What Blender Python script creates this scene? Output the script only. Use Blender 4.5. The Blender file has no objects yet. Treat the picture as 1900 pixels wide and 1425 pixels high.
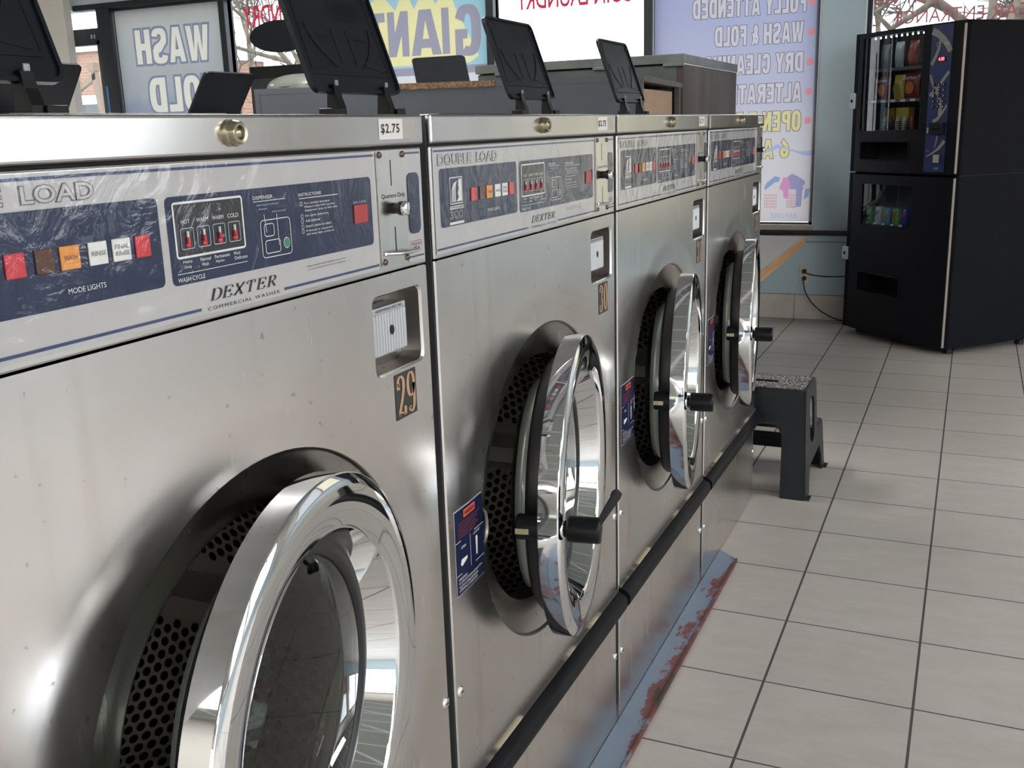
import bpy, math, random
from math import sin, cos, pi, radians, sqrt, atan2
from mathutils import Vector, Matrix
from mathutils.geometry import delaunay_2d_cdt
random.seed(7)
scene = bpy.context.scene
col = scene.collection
# ---------------------------------------------------------------- camera
cam_d = bpy.data.cameras.new('camera')
cam_d.sensor_fit = 'HORIZONTAL'; cam_d.sensor_width = 36.0; cam_d.lens = 1883.27 / 1900 * 36
cam_d.clip_start = 0.02; cam_d.clip_end = 300
cam = bpy.data.objects.new('camera', cam_d); col.objects.link(cam)
cam.location = (0.5700, -1.0282, 1.1522); cam.rotation_mode = 'XYZ'; cam.rotation_euler = (1.3246, 0.0303, 0.4187)
scene.camera = cam
# ---------------------------------------------------------------- world (flat winter overcast)
w = bpy.data.worlds.new('overcast'); scene.world = w; w.use_nodes = True
bg = w.node_tree.nodes['Background']; bg.inputs[0].default_value = (0.93, 0.96, 1.0, 1); bg.inputs[1].default_value = 1.9
vs = scene.view_settings
vs.view_transform = 'Standard'; vs.look = 'None'; vs.exposure = 1.42; vs.gamma = 1.0; vs.use_curve_mapping = False
CEIL_EMIT = 9.0

# ---------------------------------------------------------------- materials
M = {}
def mat(name, c=(0.5, 0.5, 0.5), rough=0.5, metal=0.0, **k):
    m = bpy.data.materials.new(name); m.use_nodes = True
    b = m.node_tree.nodes['Principled BSDF']
    b.inputs['Base Color'].default_value = (*c[:3], 1); b.inputs['Roughness'].default_value = rough
    b.inputs['Metallic'].default_value = metal
    for kk, v in k.items():
        b.inputs[kk.replace('_', ' ')].default_value = v
    M[name] = m
    return m
def nodes(m): return m.node_tree.nodes, m.node_tree.links, m.node_tree.nodes['Principled BSDF']
def noise_on(m, scale=(10, 10, 10), amt=0.1, what='color', c2=None, detail=4, bump=0.0, rough=None, pos=(0.35, 0.65)):
    N, Lk, b = nodes(m)
    tc = N.new('ShaderNodeTexCoord'); mp = N.new('ShaderNodeMapping'); mp.inputs['Scale'].default_value = scale
    nz = N.new('ShaderNodeTexNoise'); nz.inputs['Scale'].default_value = 1.0; nz.inputs['Detail'].default_value = detail
    Lk.new(tc.outputs['Object'], mp.inputs['Vector']); Lk.new(mp.outputs[0], nz.inputs['Vector'])
    if c2 is not None:
        cr = N.new('ShaderNodeValToRGB'); c1 = b.inputs['Base Color'].default_value[:]
        cr.color_ramp.elements[0].position = pos[0]; cr.color_ramp.elements[1].position = pos[1]
        cr.color_ramp.elements[0].color = c1; cr.color_ramp.elements[1].color = (*c2, 1)
        Lk.new(nz.outputs['Fac'], cr.inputs[0]); Lk.new(cr.outputs[0], b.inputs['Base Color'])
    if rough is not None:
        mr = N.new('ShaderNodeMapRange'); mr.inputs['To Min'].default_value = rough[0]; mr.inputs['To Max'].default_value = rough[1]
        mr.inputs['From Min'].default_value = 0.3; mr.inputs['From Max'].default_value = 0.7
        Lk.new(nz.outputs['Fac'], mr.inputs['Value']); Lk.new(mr.outputs[0], b.inputs['Roughness'])
    if bump:
        bp = N.new('ShaderNodeBump'); bp.inputs['Strength'].default_value = bump; bp.inputs['Distance'].default_value = 0.002
        Lk.new(nz.outputs['Fac'], bp.inputs['Height'])
        prev = b.inputs['Normal'].links
        if prev: Lk.new(prev[0].from_socket, bp.inputs['Normal'])
        Lk.new(bp.outputs[0], b.inputs['Normal'])
    return m

def steel(name, c, c2, rough, vert=True, bump=0.06):
    m = mat(name, c, rough[0], 1.0)
    noise_on(m, (60, 60, 4), rough=rough, detail=3)
    noise_on(m, (5, 5, 4), c2=c2, bump=0.14, detail=3, pos=(0.3, 0.7))
    return m
steel('steel_front', (0.67, 0.638, 0.622), (0.75, 0.725, 0.71), (0.25, 0.275), bump=0.03)
def stains(name):
    m = M[name]; N, Lk, b = nodes(m); src = b.inputs['Base Color'].links[0].from_socket
    tc = N.new('ShaderNodeTexCoord')
    for sc_, p0, p1, k in (((75, 75, 75), 0.68, 0.74, 0.66), ((22, 22, 1.8), 0.60, 0.80, 0.86), ((3.5, 3.5, 3.5), 0.50, 0.80, 0.90)):
        mp = N.new('ShaderNodeMapping'); mp.inputs['Scale'].default_value = sc_; nz = N.new('ShaderNodeTexNoise'); nz.inputs['Scale'].default_value = 1; nz.inputs['Detail'].default_value = 3
        cr = N.new('ShaderNodeValToRGB'); cr.color_ramp.elements[0].position = p0; cr.color_ramp.elements[1].position = p1; cr.color_ramp.elements[0].color = (1, 1, 1, 1); cr.color_ramp.elements[1].color = (k, k * 0.97, k * 0.94, 1)
        mx = N.new('ShaderNodeMix'); mx.data_type = 'RGBA'; mx.blend_type = 'MULTIPLY'; mx.inputs['Factor'].default_value = 1.0
        Lk.new(tc.outputs['Object'], mp.inputs[0]); Lk.new(mp.outputs[0], nz.inputs['Vector']); Lk.new(nz.outputs['Fac'], cr.inputs[0]); Lk.new(src, mx.inputs['A']); Lk.new(cr.outputs[0], mx.inputs['B']); src = mx.outputs['Result']
    Lk.new(src, b.inputs['Base Color'])
stains('steel_front')
steel('steel_lid', (0.50, 0.488, 0.478), (0.62, 0.605, 0.59), (0.19, 0.22), bump=0.04)
steel('steel_trim', (0.66, 0.64, 0.61), (0.80, 0.78, 0.75), (0.22, 0.27), bump=0.02)
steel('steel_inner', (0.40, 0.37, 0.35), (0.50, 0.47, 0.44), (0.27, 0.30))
mat('drum_steel', (0.50, 0.43, 0.39), 0.45, 0.35)
mat('chrome', (0.86, 0.87, 0.88), 0.035, 1.0)
mat('chrome_soft', (0.8, 0.8, 0.8), 0.18, 1.0)
mat('zinc', (0.62, 0.63, 0.66), 0.42, 1.0)
mat('brass_dull', (0.46, 0.40, 0.28), 0.25, 1.0)
mat('rubber', (0.012, 0.012, 0.013), 0.42)
mat('black_gap', (0.006, 0.006, 0.007), 0.6)
noise_on(mat('bumper_rubber', (0.004, 0.0045, 0.0055), 0.45, Specular_IOR_Level=0.13), (40, 8, 40), c2=(0.010, 0.010, 0.012), bump=0.15)
mat('black_plastic', (0.0045, 0.005, 0.006), 0.38, Specular_IOR_Level=0.25)
noise_on(mat('lid_plastic', (0.0062, 0.0085, 0.0125), 0.45, Specular_IOR_Level=0.25), (30, 30, 30), c2=(0.009, 0.012, 0.017), bump=0.05)
mat('hole_black', (0.004, 0.004, 0.004), 0.18)
noise_on(mat('seal_yellow', (0.05, 0.045, 0.04), 0.7), (3, 9, 3), c2=(0.42, 0.36, 0.26), detail=6, pos=(0.5, 0.6))
# control panel film: glossy wavy clear film over the print
def film(name, c):
    m = mat(name, c, 0.35, 0.0, Specular_IOR_Level=0.3, Coat_Weight=1.0, Coat_Roughness=0.025)
    N, Lk, b = nodes(m)
    tc = N.new('ShaderNodeTexCoord'); nz = N.new('ShaderNodeTexNoise'); nz.inputs['Scale'].default_value = 20; nz.inputs['Detail'].default_value = 4
    nz.inputs['Distortion'].default_value = 1.5
    bp = N.new('ShaderNodeBump'); bp.inputs['Strength'].default_value = 0.5; bp.inputs['Distance'].default_value = 0.005
    Lk.new(tc.outputs['Object'], nz.inputs['Vector']); Lk.new(nz.outputs['Fac'], bp.inputs['Height']); Lk.new(bp.outputs[0], b.inputs['Coat Normal'])
    return m
film('film_silver', (0.46, 0.45, 0.455)); film('film_navy', (0.008, 0.016, 0.055)); film('film_white', (0.72, 0.72, 0.70))
film('film_grey', (0.20, 0.20, 0.22)); film('film_red', (0.55, 0.035, 0.045)); film('film_brown', (0.09, 0.03, 0.015))
film('film_orange', (0.72, 0.27, 0.04)); film('film_green', (0.05, 0.22, 0.12)); film('film_black', (0.02, 0.02, 0.025))
film('film_blueline', (0.03, 0.05, 0.13)); film('film_pale', (0.42, 0.48, 0.60)); film('film_ghost', (0.10, 0.09, 0.10))
mat('label_white', (0.76, 0.73, 0.70), 0.5); mat('label_black', (0.012, 0.012, 0.014), 0.5)
mat('label_navy', (0.008, 0.014, 0.050), 0.45, Specular_IOR_Level=0.15); mat('label_red', (0.62, 0.09, 0.04), 0.5); mat('label_redtext', (0.30, 0.06, 0.04), 0.5)
mat('sticker_black', (0.025, 0.027, 0.03), 0.4); mat('sticker_gold', (0.48, 0.29, 0.15), 0.45)
mat('tape_grey', (0.42, 0.39, 0.37), 0.45)
mat('red_lens', (0.40, 0.05, 0.05), 0.3)
# door glass
def glassy(name, tint=(0.9, 0.95, 0.93), gloss=0.06, rough=0.02):
    m = bpy.data.materials.new(name); m.use_nodes = True; N = m.node_tree.nodes; Lk = m.node_tree.links; N.clear()
    o = N.new('ShaderNodeOutputMaterial'); t = N.new('ShaderNodeBsdfTransparent'); t.inputs[0].default_value = (*tint, 1)
    g = N.new('ShaderNodeBsdfGlossy'); g.inputs['Roughness'].default_value = rough; g.inputs[0].default_value = (1, 1, 1, 1)
    f = N.new('ShaderNodeFresnel'); ge = N.new('ShaderNodeNewGeometry'); mr = N.new('ShaderNodeMapRange'); mr.inputs['To Min'].default_value = 1.45; mr.inputs['To Max'].default_value = 1 / 1.45
    Lk.new(ge.outputs['Backfacing'], mr.inputs['Value']); Lk.new(mr.outputs[0], f.inputs['IOR'])
    mx = N.new('ShaderNodeMixShader'); Lk.new(f.outputs[0], mx.inputs[0]); Lk.new(t.outputs[0], mx.inputs[1]); Lk.new(g.outputs[0], mx.inputs[2]); Lk.new(mx.outputs[0], o.inputs[0])
    M[name] = m; return m
glassy('pane_glass', (0.97, 0.985, 0.98)); glassy('bowl_glass', (0.40, 0.43, 0.41), rough=0.03); glassy('vend_glass', (0.62, 0.66, 0.68))
# translucent poster vinyl
def vinyl(name, c, tr=0.62, build=None):
    m = bpy.data.materials.new(name); m.use_nodes = True; N = m.node_tree.nodes; Lk = m.node_tree.links; N.clear()
    o = N.new('ShaderNodeOutputMaterial'); t = N.new('ShaderNodeBsdfTranslucent'); d = N.new('ShaderNodeBsdfDiffuse'); mx = N.new('ShaderNodeMixShader')
    mx.inputs[0].default_value = tr
    for s in (t, d): s.inputs[0].default_value = (*c, 1)
    if build:
        src = build(N, Lk)
        for s in (t, d): Lk.new(src, s.inputs[0])
    Lk.new(d.outputs[0], mx.inputs[1]); Lk.new(t.outputs[0], mx.inputs[2]); Lk.new(mx.outputs[0], o.inputs[0])
    M[name] = m; return m
def grad(axis, stops, noise=None):
    def f(N, Lk):
        tc = N.new('ShaderNodeTexCoord'); sp = N.new('ShaderNodeSeparateXYZ'); cr = N.new('ShaderNodeValToRGB')
        Lk.new(tc.outputs['Generated'], sp.inputs[0])
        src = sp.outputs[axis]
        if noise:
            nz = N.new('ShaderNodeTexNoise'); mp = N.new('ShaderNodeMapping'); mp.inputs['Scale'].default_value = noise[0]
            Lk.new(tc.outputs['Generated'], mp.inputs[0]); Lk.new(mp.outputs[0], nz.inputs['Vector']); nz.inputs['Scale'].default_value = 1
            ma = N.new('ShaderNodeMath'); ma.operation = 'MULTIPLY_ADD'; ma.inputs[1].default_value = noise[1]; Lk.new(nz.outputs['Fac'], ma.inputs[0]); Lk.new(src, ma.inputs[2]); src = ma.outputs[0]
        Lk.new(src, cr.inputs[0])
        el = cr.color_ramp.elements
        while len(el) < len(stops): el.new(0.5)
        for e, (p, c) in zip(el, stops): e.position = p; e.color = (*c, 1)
        return cr.outputs[0]
    return f
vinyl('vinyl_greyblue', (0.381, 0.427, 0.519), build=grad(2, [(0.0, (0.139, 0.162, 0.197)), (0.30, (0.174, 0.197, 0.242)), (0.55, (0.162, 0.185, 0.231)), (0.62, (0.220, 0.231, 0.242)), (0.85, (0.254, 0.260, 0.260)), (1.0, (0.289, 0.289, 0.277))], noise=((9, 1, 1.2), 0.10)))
vinyl('vinyl_cream', (0.416, 0.399, 0.347)); vinyl('vinyl_outline', (0.127, 0.139, 0.191))
vinyl('vinyl_butter', (0.62, 0.56, 0.42)); vinyl('vinyl_yellow', (0.496, 0.456, 0.242)); vinyl('vinyl_cyan', (0.220, 0.358, 0.416)); vinyl('vinyl_letter', (0.208, 0.202, 0.248)); vinyl('vinyl_white', (0.416, 0.416, 0.427))
vinyl('vinyl_lilac', (0.462, 0.485, 0.561), build=grad(2, [(0.0, (0.393, 0.358, 0.358)), (0.28, (0.381, 0.358, 0.376)), (0.48, (0.289, 0.294, 0.358)), (0.8, (0.237, 0.248, 0.358)), (1.0, (0.220, 0.231, 0.358))]))
vinyl('vinyl_letterwhite', (0.358, 0.329, 0.347)); vinyl('vinyl_dot', (0.485, 0.174, 0.174)); vinyl('vinyl_darkline', (0.104, 0.104, 0.139)); vinyl('vinyl_oy', (0.416, 0.370, 0.174))
vinyl('vinyl_blue', (0.162, 0.208, 0.335)); vinyl('vinyl_pink', (0.370, 0.174, 0.289)); vinyl('vinyl_purple', (0.197, 0.185, 0.289)); vinyl('vinyl_redmesh', (0.370, 0.185, 0.197)); vinyl('vinyl_bluepale', (0.254, 0.277, 0.393))
vinyl('window_red', (0.35, 0.02, 0.045), 0.7); vinyl('window_red2', (0.20, 0.07, 0.08), 0.6)
# room
def tile_floor():
    m = mat('floor_tile', (0.50, 0.475, 0.45), 0.34); N, Lk, b = nodes(m)
    tc = N.new('ShaderNodeTexCoord'); sp = N.new('ShaderNodeSeparateXYZ'); Lk.new(tc.outputs['Object'], sp.inputs[0])
    def m1(op, a, b_=None, c_=None):
        n = N.new('ShaderNodeMath'); n.operation = op
        for i, v in enumerate((a, b_, c_)):
            if v is None: continue
            if isinstance(v, (int, float)): n.inputs[i].default_value = v
            else: Lk.new(v, n.inputs[i])
        return n.outputs[0]
    TX, TY, OX, OY = 0.2953, 0.2911, 0.2393, 3.8536
    ux = m1('DIVIDE', m1('SUBTRACT', sp.outputs[0], OX), TX); uy = m1('DIVIDE', m1('SUBTRACT', sp.outputs[1], OY), TY)
    fx = m1('ABSOLUTE', m1('SUBTRACT', ux, m1('ROUND', ux))); fy = m1('ABSOLUTE', m1('SUBTRACT', uy, m1('ROUND', uy)))
    gx = m1('LESS_THAN', fx, 0.0090); gy = m1('LESS_THAN', fy, 0.0072)
    g = m1('MAXIMUM', gx, gy)
    # per tile tone
    cb = N.new('ShaderNodeCombineXYZ'); Lk.new(m1('FLOOR', ux), cb.inputs[0]); Lk.new(m1('FLOOR', uy), cb.inputs[1])
    wn = N.new('ShaderNodeTexWhiteNoise'); wn.noise_dimensions = '2D'; Lk.new(cb.outputs[0], wn.inputs['Vector'])
    mp = N.new('ShaderNodeMapping'); mp.inputs['Scale'].default_value = (7, 16, 1); Lk.new(tc.outputs['Object'], mp.inputs[0])
    nz = N.new('ShaderNodeTexNoise'); nz.inputs['Scale'].default_value = 1; nz.inputs['Detail'].default_value = 8; nz.inputs['Roughness'].default_value = 0.65; Lk.new(mp.outputs[0], nz.inputs['Vector'])
    tone = m1('MULTIPLY_ADD', wn.outputs['Value'], 0.12, m1('MULTIPLY', nz.outputs['Fac'], 0.9))
    cr = N.new('ShaderNodeValToRGB'); cr.color_ramp.elements[0].position = 0.30; cr.color_ramp.elements[1].position = 0.72
    cr.color_ramp.elements[0].color = (0.400, 0.370, 0.335, 1); cr.color_ramp.elements[1].color = (0.50, 0.465, 0.425, 1)
    Lk.new(tone, cr.inputs[0])
    mx = N.new('ShaderNodeMix'); mx.data_type = 'RGBA'; Lk.new(g, mx.inputs['Factor']); Lk.new(cr.outputs[0], mx.inputs['A']); mx.inputs['B'].default_value = (0.065, 0.055, 0.052, 1)
    Lk.new(mx.outputs['Result'], b.inputs['Base Color'])
    ro = m1('MULTIPLY_ADD', g, 0.4, m1('MULTIPLY_ADD', nz.outputs['Fac'], 0.25, 0.26)); Lk.new(ro, b.inputs['Roughness'])
    bp = N.new('ShaderNodeBump'); bp.inputs['Strength'].default_value = 0.4; bp.inputs['Distance'].default_value = 0.002; bp.invert = True
    Lk.new(m1('MULTIPLY_ADD', nz.outputs['Fac'], -0.15, g), bp.inputs['Height']); Lk.new(bp.outputs[0], b.inputs['Normal'])
tile_floor()
noise_on(mat('wall_blue', (0.50, 0.635, 0.70), 0.55), (3, 3, 3), c2=(0.53, 0.67, 0.735), bump=0.05)
noise_on(mat('base_tile', (0.62, 0.565, 0.495), 0.35), (12, 12, 12), c2=(0.69, 0.63, 0.56))
mat('grout', (0.09, 0.08, 0.07), 0.8)
mat('wall_cream', (0.72, 0.70, 0.645), 0.6); mat('ceiling_white', (0.27, 0.285, 0.27), 0.8); mat('wall_pale', (0.56, 0.60, 0.63), 0.6)
mat('frame_dark', (0.010, 0.015, 0.021), 0.4); mat('frame_edge', (0.10, 0.12, 0.14), 0.3, 0.6); mat('rail_brown', (0.045, 0.030, 0.028), 0.4)
mat('sill_cream', (0.50, 0.48, 0.42), 0.5); mat('trim_white', (0.75, 0.75, 0.74), 0.5); mat('brown_trim', (0.30, 0.22, 0.14), 0.5)
noise_on(mat('rail_paint', (0.14, 0.23, 0.37), 0.42), (60, 60, 60), c2=(0.19, 0.29, 0.44), bump=0.3)
def rust_paint():
    m = mat('rust_paint', (0.17, 0.26, 0.40), 0.5); N, Lk, b = nodes(m)
    tc = N.new('ShaderNodeTexCoord'); mp = N.new('ShaderNodeMapping'); mp.inputs['Scale'].default_value = (7, 3.2, 7); Lk.new(tc.outputs['Object'], mp.inputs[0])
    n1 = N.new('ShaderNodeTexNoise'); n1.inputs['Scale'].default_value = 1.1; n1.inputs['Detail'].default_value = 9; n1.inputs['Roughness'].default_value = 0.72; Lk.new(mp.outputs[0], n1.inputs['Vector'])
    sp = N.new('ShaderNodeSeparateXYZ'); Lk.new(tc.outputs['Object'], sp.inputs[0])
    ma = N.new('ShaderNodeMath'); ma.operation = 'MULTIPLY_ADD'; ma.inputs[1].default_value = 3.6; Lk.new(sp.outputs[0], ma.inputs[0]); Lk.new(n1.outputs['Fac'], ma.inputs[2])
    cr = N.new('ShaderNodeValToRGB'); e = cr.color_ramp.elements
    e[0].position = 0.0; e[0].color = (0.20, 0.25, 0.32, 1); e[1].position = 0.630; e[1].color = (0.165, 0.215, 0.285, 1)
    for p, c in ((0.642, (0.17, 0.06, 0.06)), (0.715, (0.13, 0.045, 0.042)), (0.73, (0.05, 0.034, 0.026)), (0.9, (0.085, 0.062, 0.038))):
        x = e.new(p); x.color = (*c, 1)
    Lk.new(ma.outputs[0], cr.inputs[0]); Lk.new(cr.outputs[0], b.inputs['Base Color'])
    bp = N.new('ShaderNodeBump'); bp.inputs['Strength'].default_value = 0.5; bp.inputs['Distance'].default_value = 0.003; Lk.new(n1.outputs['Fac'], bp.inputs['Height']); Lk.new(bp.outputs[0], b.inputs['Normal'])
rust_paint()
# furniture
noise_on(mat('counter_grey', (0.085, 0.095, 0.108), 0.42, Specular_IOR_Level=0.3), (4, 4, 4), c2=(0.10, 0.11, 0.125))
noise_on(mat('chipboard', (0.13, 0.075, 0.04), 0.9), (120, 120, 120), c2=(0.30, 0.19, 0.11), bump=0.6, detail=8)
noise_on(mat('counter_board', (0.09, 0.085, 0.08), 0.6), (8, 30, 30), c2=(0.13, 0.12, 0.11))
noise_on(mat('box_side', (0.062, 0.042, 0.034), 0.5, 0.0, Specular_IOR_Level=0.2), (2, 5, 1.2), c2=(0.115, 0.083, 0.068), detail=6)
noise_on(mat('box_front', (0.045, 0.055, 0.053), 0.4, 0.2), (6, 6, 6), c2=(0.07, 0.08, 0.077))
noise_on(mat('box_top', (0.085, 0.095, 0.088), 0.4, 0.2), (10, 10, 10), c2=(0.13, 0.14, 0.13))
noise_on(mat('cardboard', (0.46, 0.31, 0.21), 0.85), (6, 6, 30), c2=(0.52, 0.36, 0.25))
mat('cardboard_edge', (0.26, 0.18, 0.12), 0.9)
noise_on(mat('oak', (0.38, 0.21, 0.10), 0.4), (60, 3, 90), c2=(0.52, 0.31, 0.165), detail=6)
mat('laminate', (0.47, 0.45, 0.42), 0.4); mat('leg_grey', (0.30, 0.32, 0.34), 0.4, 0.5)
mat('stool_plastic', (0.008, 0.010, 0.013), 0.45, Specular_IOR_Level=0.35)
def grit():
    m = mat('stool_grit', (0.1, 0.1, 0.1), 0.8); N, Lk, b = nodes(m)
    nz = N.new('ShaderNodeTexNoise'); nz.inputs['Scale'].default_value = 170; nz.inputs['Detail'].default_value = 1
    tc = N.new('ShaderNodeTexCoord'); Lk.new(tc.outputs['Object'], nz.inputs['Vector'])
    cr = N.new('ShaderNodeValToRGB'); cr.color_ramp.elements[0].position = 0.47; cr.color_ramp.elements[1].position = 0.60
    cr.color_ramp.elements[0].color = (0.025, 0.032, 0.032, 1); cr.color_ramp.elements[1].color = (0.42, 0.38, 0.37, 1)
    Lk.new(nz.outputs['Fac'], cr.inputs[0]); Lk.new(cr.outputs[0], b.inputs['Base Color'])
grit()
noise_on(mat('bag_grey', (0.11, 0.12, 0.10), 0.3), (5, 5, 5), c2=(0.19, 0.20, 0.175))
# vending
noise_on(mat('vend_black', (0.0035, 0.0042, 0.0068), 0.6, Specular_IOR_Level=0.14), (400, 400, 400), c2=(0.0048, 0.0055, 0.0085), bump=0.2)
mat('vend_door', (0.0032, 0.0036, 0.0055), 0.5, Specular_IOR_Level=0.16); mat('vend_dark', (0.004, 0.004, 0.005), 0.6); mat('vend_inner', (0.05, 0.06, 0.07), 0.5)
mat('vend_blue', (0.016, 0.026, 0.085), 0.35); mat('vend_gold', (0.20, 0.20, 0.165), 0.4); mat('vend_strip', (0.42, 0.36, 0.32), 0.35, 0.5)
mat('shelf_grey', (0.10, 0.11, 0.12), 0.5); mat('plastic_beige', (0.30, 0.30, 0.27), 0.5); mat('ivory', (0.70, 0.66, 0.54), 0.45)
mat('cord_black', (0.012, 0.012, 0.014), 0.45)
for n_, c_ in dict(red=(0.42, 0.04, 0.03), dred=(0.20, 0.02, 0.02), orange=(0.55, 0.16, 0.03), yellow=(0.50, 0.38, 0.04), dyellow=(0.22, 0.17, 0.03), grey=(0.12, 0.14, 0.16), green=(0.02, 0.22, 0.08), lgreen=(0.10, 0.35, 0.08), blue=(0.02, 0.06, 0.30), lblue=(0.10, 0.25, 0.42), silver=(0.36, 0.38, 0.40), white=(0.6, 0.6, 0.58), brown=(0.10, 0.05, 0.03), black=(0.02, 0.02, 0.02)).items():
    mat('pack_' + n_, c_, 0.32)
def emit(name, c, s):
    m = mat(name, c, 0.5); b = m.node_tree.nodes['Principled BSDF']; b.inputs['Emission Color'].default_value = (*c, 1); b.inputs['Emission Strength'].default_value = s; return m
emit('led_white', (0.75, 0.95, 1.0), 12); emit('led_red', (1.0, 0.08, 0.10), 1.3); emit('fill_glow', (1.0, 0.975, 0.965), CEIL_EMIT)
# outside
def brick():
    m = mat('brick', (0.4, 0.2, 0.13), 0.85); N, Lk, b = nodes(m)
    tc = N.new('ShaderNodeTexCoord'); mp = N.new('ShaderNodeMapping'); mp.inputs['Rotation'].default_value = (radians(90), 0, 0); Lk.new(tc.outputs['Object'], mp.inputs[0])
    br = N.new('ShaderNodeTexBrick'); br.inputs['Scale'].default_value = 3.2; br.inputs['Color1'].default_value = (0.21, 0.095, 0.06, 1); br.inputs['Color2'].default_value = (0.27, 0.14, 0.09, 1); br.inputs['Mortar'].default_value = (0.24, 0.19, 0.16, 1)
    br.inputs['Mortar Size'].default_value = 0.03
    Lk.new(mp.outputs[0], br.inputs['Vector']); Lk.new(br.outputs['Color'], b.inputs['Base Color'])
brick()
noise_on(mat('asphalt', (0.20, 0.20, 0.21), 0.9), (3, 3, 3), c2=(0.34, 0.34, 0.35))
noise_on(mat('bark', (0.06, 0.047, 0.036), 0.95), (14, 14, 4), c2=(0.13, 0.11, 0.08), bump=0.5)
mat('twig', (0.07, 0.058, 0.052), 0.9); mat('car_white', (0.7, 0.7, 0.72), 0.3); mat('car_glass', (0.02, 0.025, 0.03), 0.1); mat('car_red', (0.5, 0.03, 0.03), 0.3)
mat('wood_tan', (0.15, 0.10, 0.065), 0.6); mat('tape_blue', (0.06, 0.22, 0.42), 0.5); mat('disc_black', (0.005, 0.008, 0.012), 0.5, Specular_IOR_Level=0.2)

# ---------------------------------------------------------------- mesh builder
class MB:
    def __init__(s): s.v = []; s.f = []; s.m = []; s.s = []; s.mats = []
    def mi(s, m):
        m = M[m] if isinstance(m, str) else m
        if m not in s.mats: s.mats.append(m)
        return s.mats.index(m)
    def add(s, vs, fs, m, smooth=False):
        o = len(s.v); i = s.mi(m); s.v += [tuple(v) for v in vs]
        for f in fs: s.f.append(tuple(o + k for k in f)); s.m.append(i); s.s.append(smooth)
    def box(s, a, b, m):
        x0, y0, z0 = [min(p, q) for p, q in zip(a, b)]; x1, y1, z1 = [max(p, q) for p, q in zip(a, b)]
        s.add([(x0, y0, z0), (x1, y0, z0), (x1, y1, z0), (x0, y1, z0), (x0, y0, z1), (x1, y0, z1), (x1, y1, z1), (x0, y1, z1)],
              [(0, 3, 2, 1), (4, 5, 6, 7), (0, 1, 5, 4), (1, 2, 6, 5), (2, 3, 7, 6), (3, 0, 4, 7)], m)
    def prism(s, pts, ext, m, smooth=False):
        # pts: list of 3D points (planar loop); ext: extrusion vector
        n = len(pts); e = Vector(ext); a = [Vector(p) for p in pts]
        s.add([*a, *[p + e for p in a]], [tuple(range(n - 1, -1, -1)), tuple(range(n, 2 * n))], m)
        s.add([*a, *[p + e for p in a]], [(i, (i + 1) % n, n + (i + 1) % n, n + i) for i in range(n)], m, smooth)
    def tube(s, pts, r, m, n=10, caps=True, smooth=True):
        pts = [Vector(p) for p in pts]; rs = r if isinstance(r, (list, tuple)) else [r] * len(pts)
        rings = []; ref = None
        for i, p in enumerate(pts):
            t = (pts[min(i + 1, len(pts) - 1)] - pts[max(i - 1, 0)]).normalized()
            if ref is None: ref = Vector((0, 0, 1)) if abs(t.z) < 0.9 else Vector((1, 0, 0))
            a = t.cross(ref).normalized(); b = a.cross(t).normalized(); ref = b
            rings.append([p + rs[i] * (cos(2 * pi * k / n) * a + sin(2 * pi * k / n) * b) for k in range(n)])
        vs = [v for r_ in rings for v in r_]; fs = []
        for i in range(len(pts) - 1):
            for k in range(n): fs.append((i * n + k, i * n + (k + 1) % n, (i + 1) * n + (k + 1) % n, (i + 1) * n + k))
        s.add(vs, fs, m, smooth)
        if caps:
            s.add(rings[0], [tuple(range(n - 1, -1, -1))], m); s.add(rings[-1], [tuple(range(n))], m)
    def lathe(s, prof, m, c=(0, 0, 0), ax=(1, 0, 0), n=64, smooth=True, crisp=False):
        if crisp:   # a separate smooth band per profile segment keeps the edges between them sharp
            for p, q in zip(prof, prof[1:]): s.lathe([p, q], m, c, ax, n, smooth)
            return
        # prof: (a, r) along the axis
        ax = Vector(ax).normalized(); c = Vector(c); ref = Vector((0, 0, 1)) if abs(ax.z) < 0.9 else Vector((1, 0, 0))
        a = ref.cross(ax).normalized(); b = ax.cross(a).normalized(); vs = []; fs = []
        for (h, r) in prof:
            for k in range(n): t = 2 * pi * k / n; vs.append(c + ax * h + r * (cos(t) * a + sin(t) * b))
        for i in range(len(prof) - 1):
            for k in range(n): fs.append((i * n + k, i * n + (k + 1) % n, (i + 1) * n + (k + 1) % n, (i + 1) * n + k))
        s.add(vs, fs, m, smooth)
    def build(s, name, parent=None, bevel=0.0, seg=2, mesh_only=False):
        me = bpy.data.meshes.new(name); me.from_pydata([tuple(v) for v in s.v], [], s.f)
        for m in s.mats: me.materials.append(m)
        me.polygons.foreach_set('material_index', s.m); me.polygons.foreach_set('use_smooth', s.s); me.update()
        o = bpy.data.objects.new(name, me); col.objects.link(o)
        if parent: o.parent = parent
        if bevel:
            b = o.modifiers.new('bevel', 'BEVEL'); b.width = bevel; b.segments = seg; b.limit_method = 'ANGLE'; b.angle_limit = radians(40); b.harden_normals = False
        return o
def tag(o, label=None, cat=None, group=None, kind=None):
    if label: o['label'] = label
    if cat: o['category'] = cat
    if group: o['group'] = group
    if kind: o['kind'] = kind
    return o
def empty(name, loc=(0, 0, 0), rz=0):
    o = bpy.data.objects.new(name, None); o.empty_display_size = 0.05; col.objects.link(o); o.location = loc; o.rotation_euler = (0, 0, rz); return o
def rrect(x0, z0, x1, z1, r=0.005, n=4):
    out = []
    for cx, cz, a0 in ((x1 - r, z1 - r, 0), (x0 + r, z1 - r, 90), (x0 + r, z0 + r, 180), (x1 - r, z0 + r, 270)):
        for k in range(n + 1): a = radians(a0 + 90 * k / n); out.append((cx + r * cos(a), cz + r * sin(a)))
    return out
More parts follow.
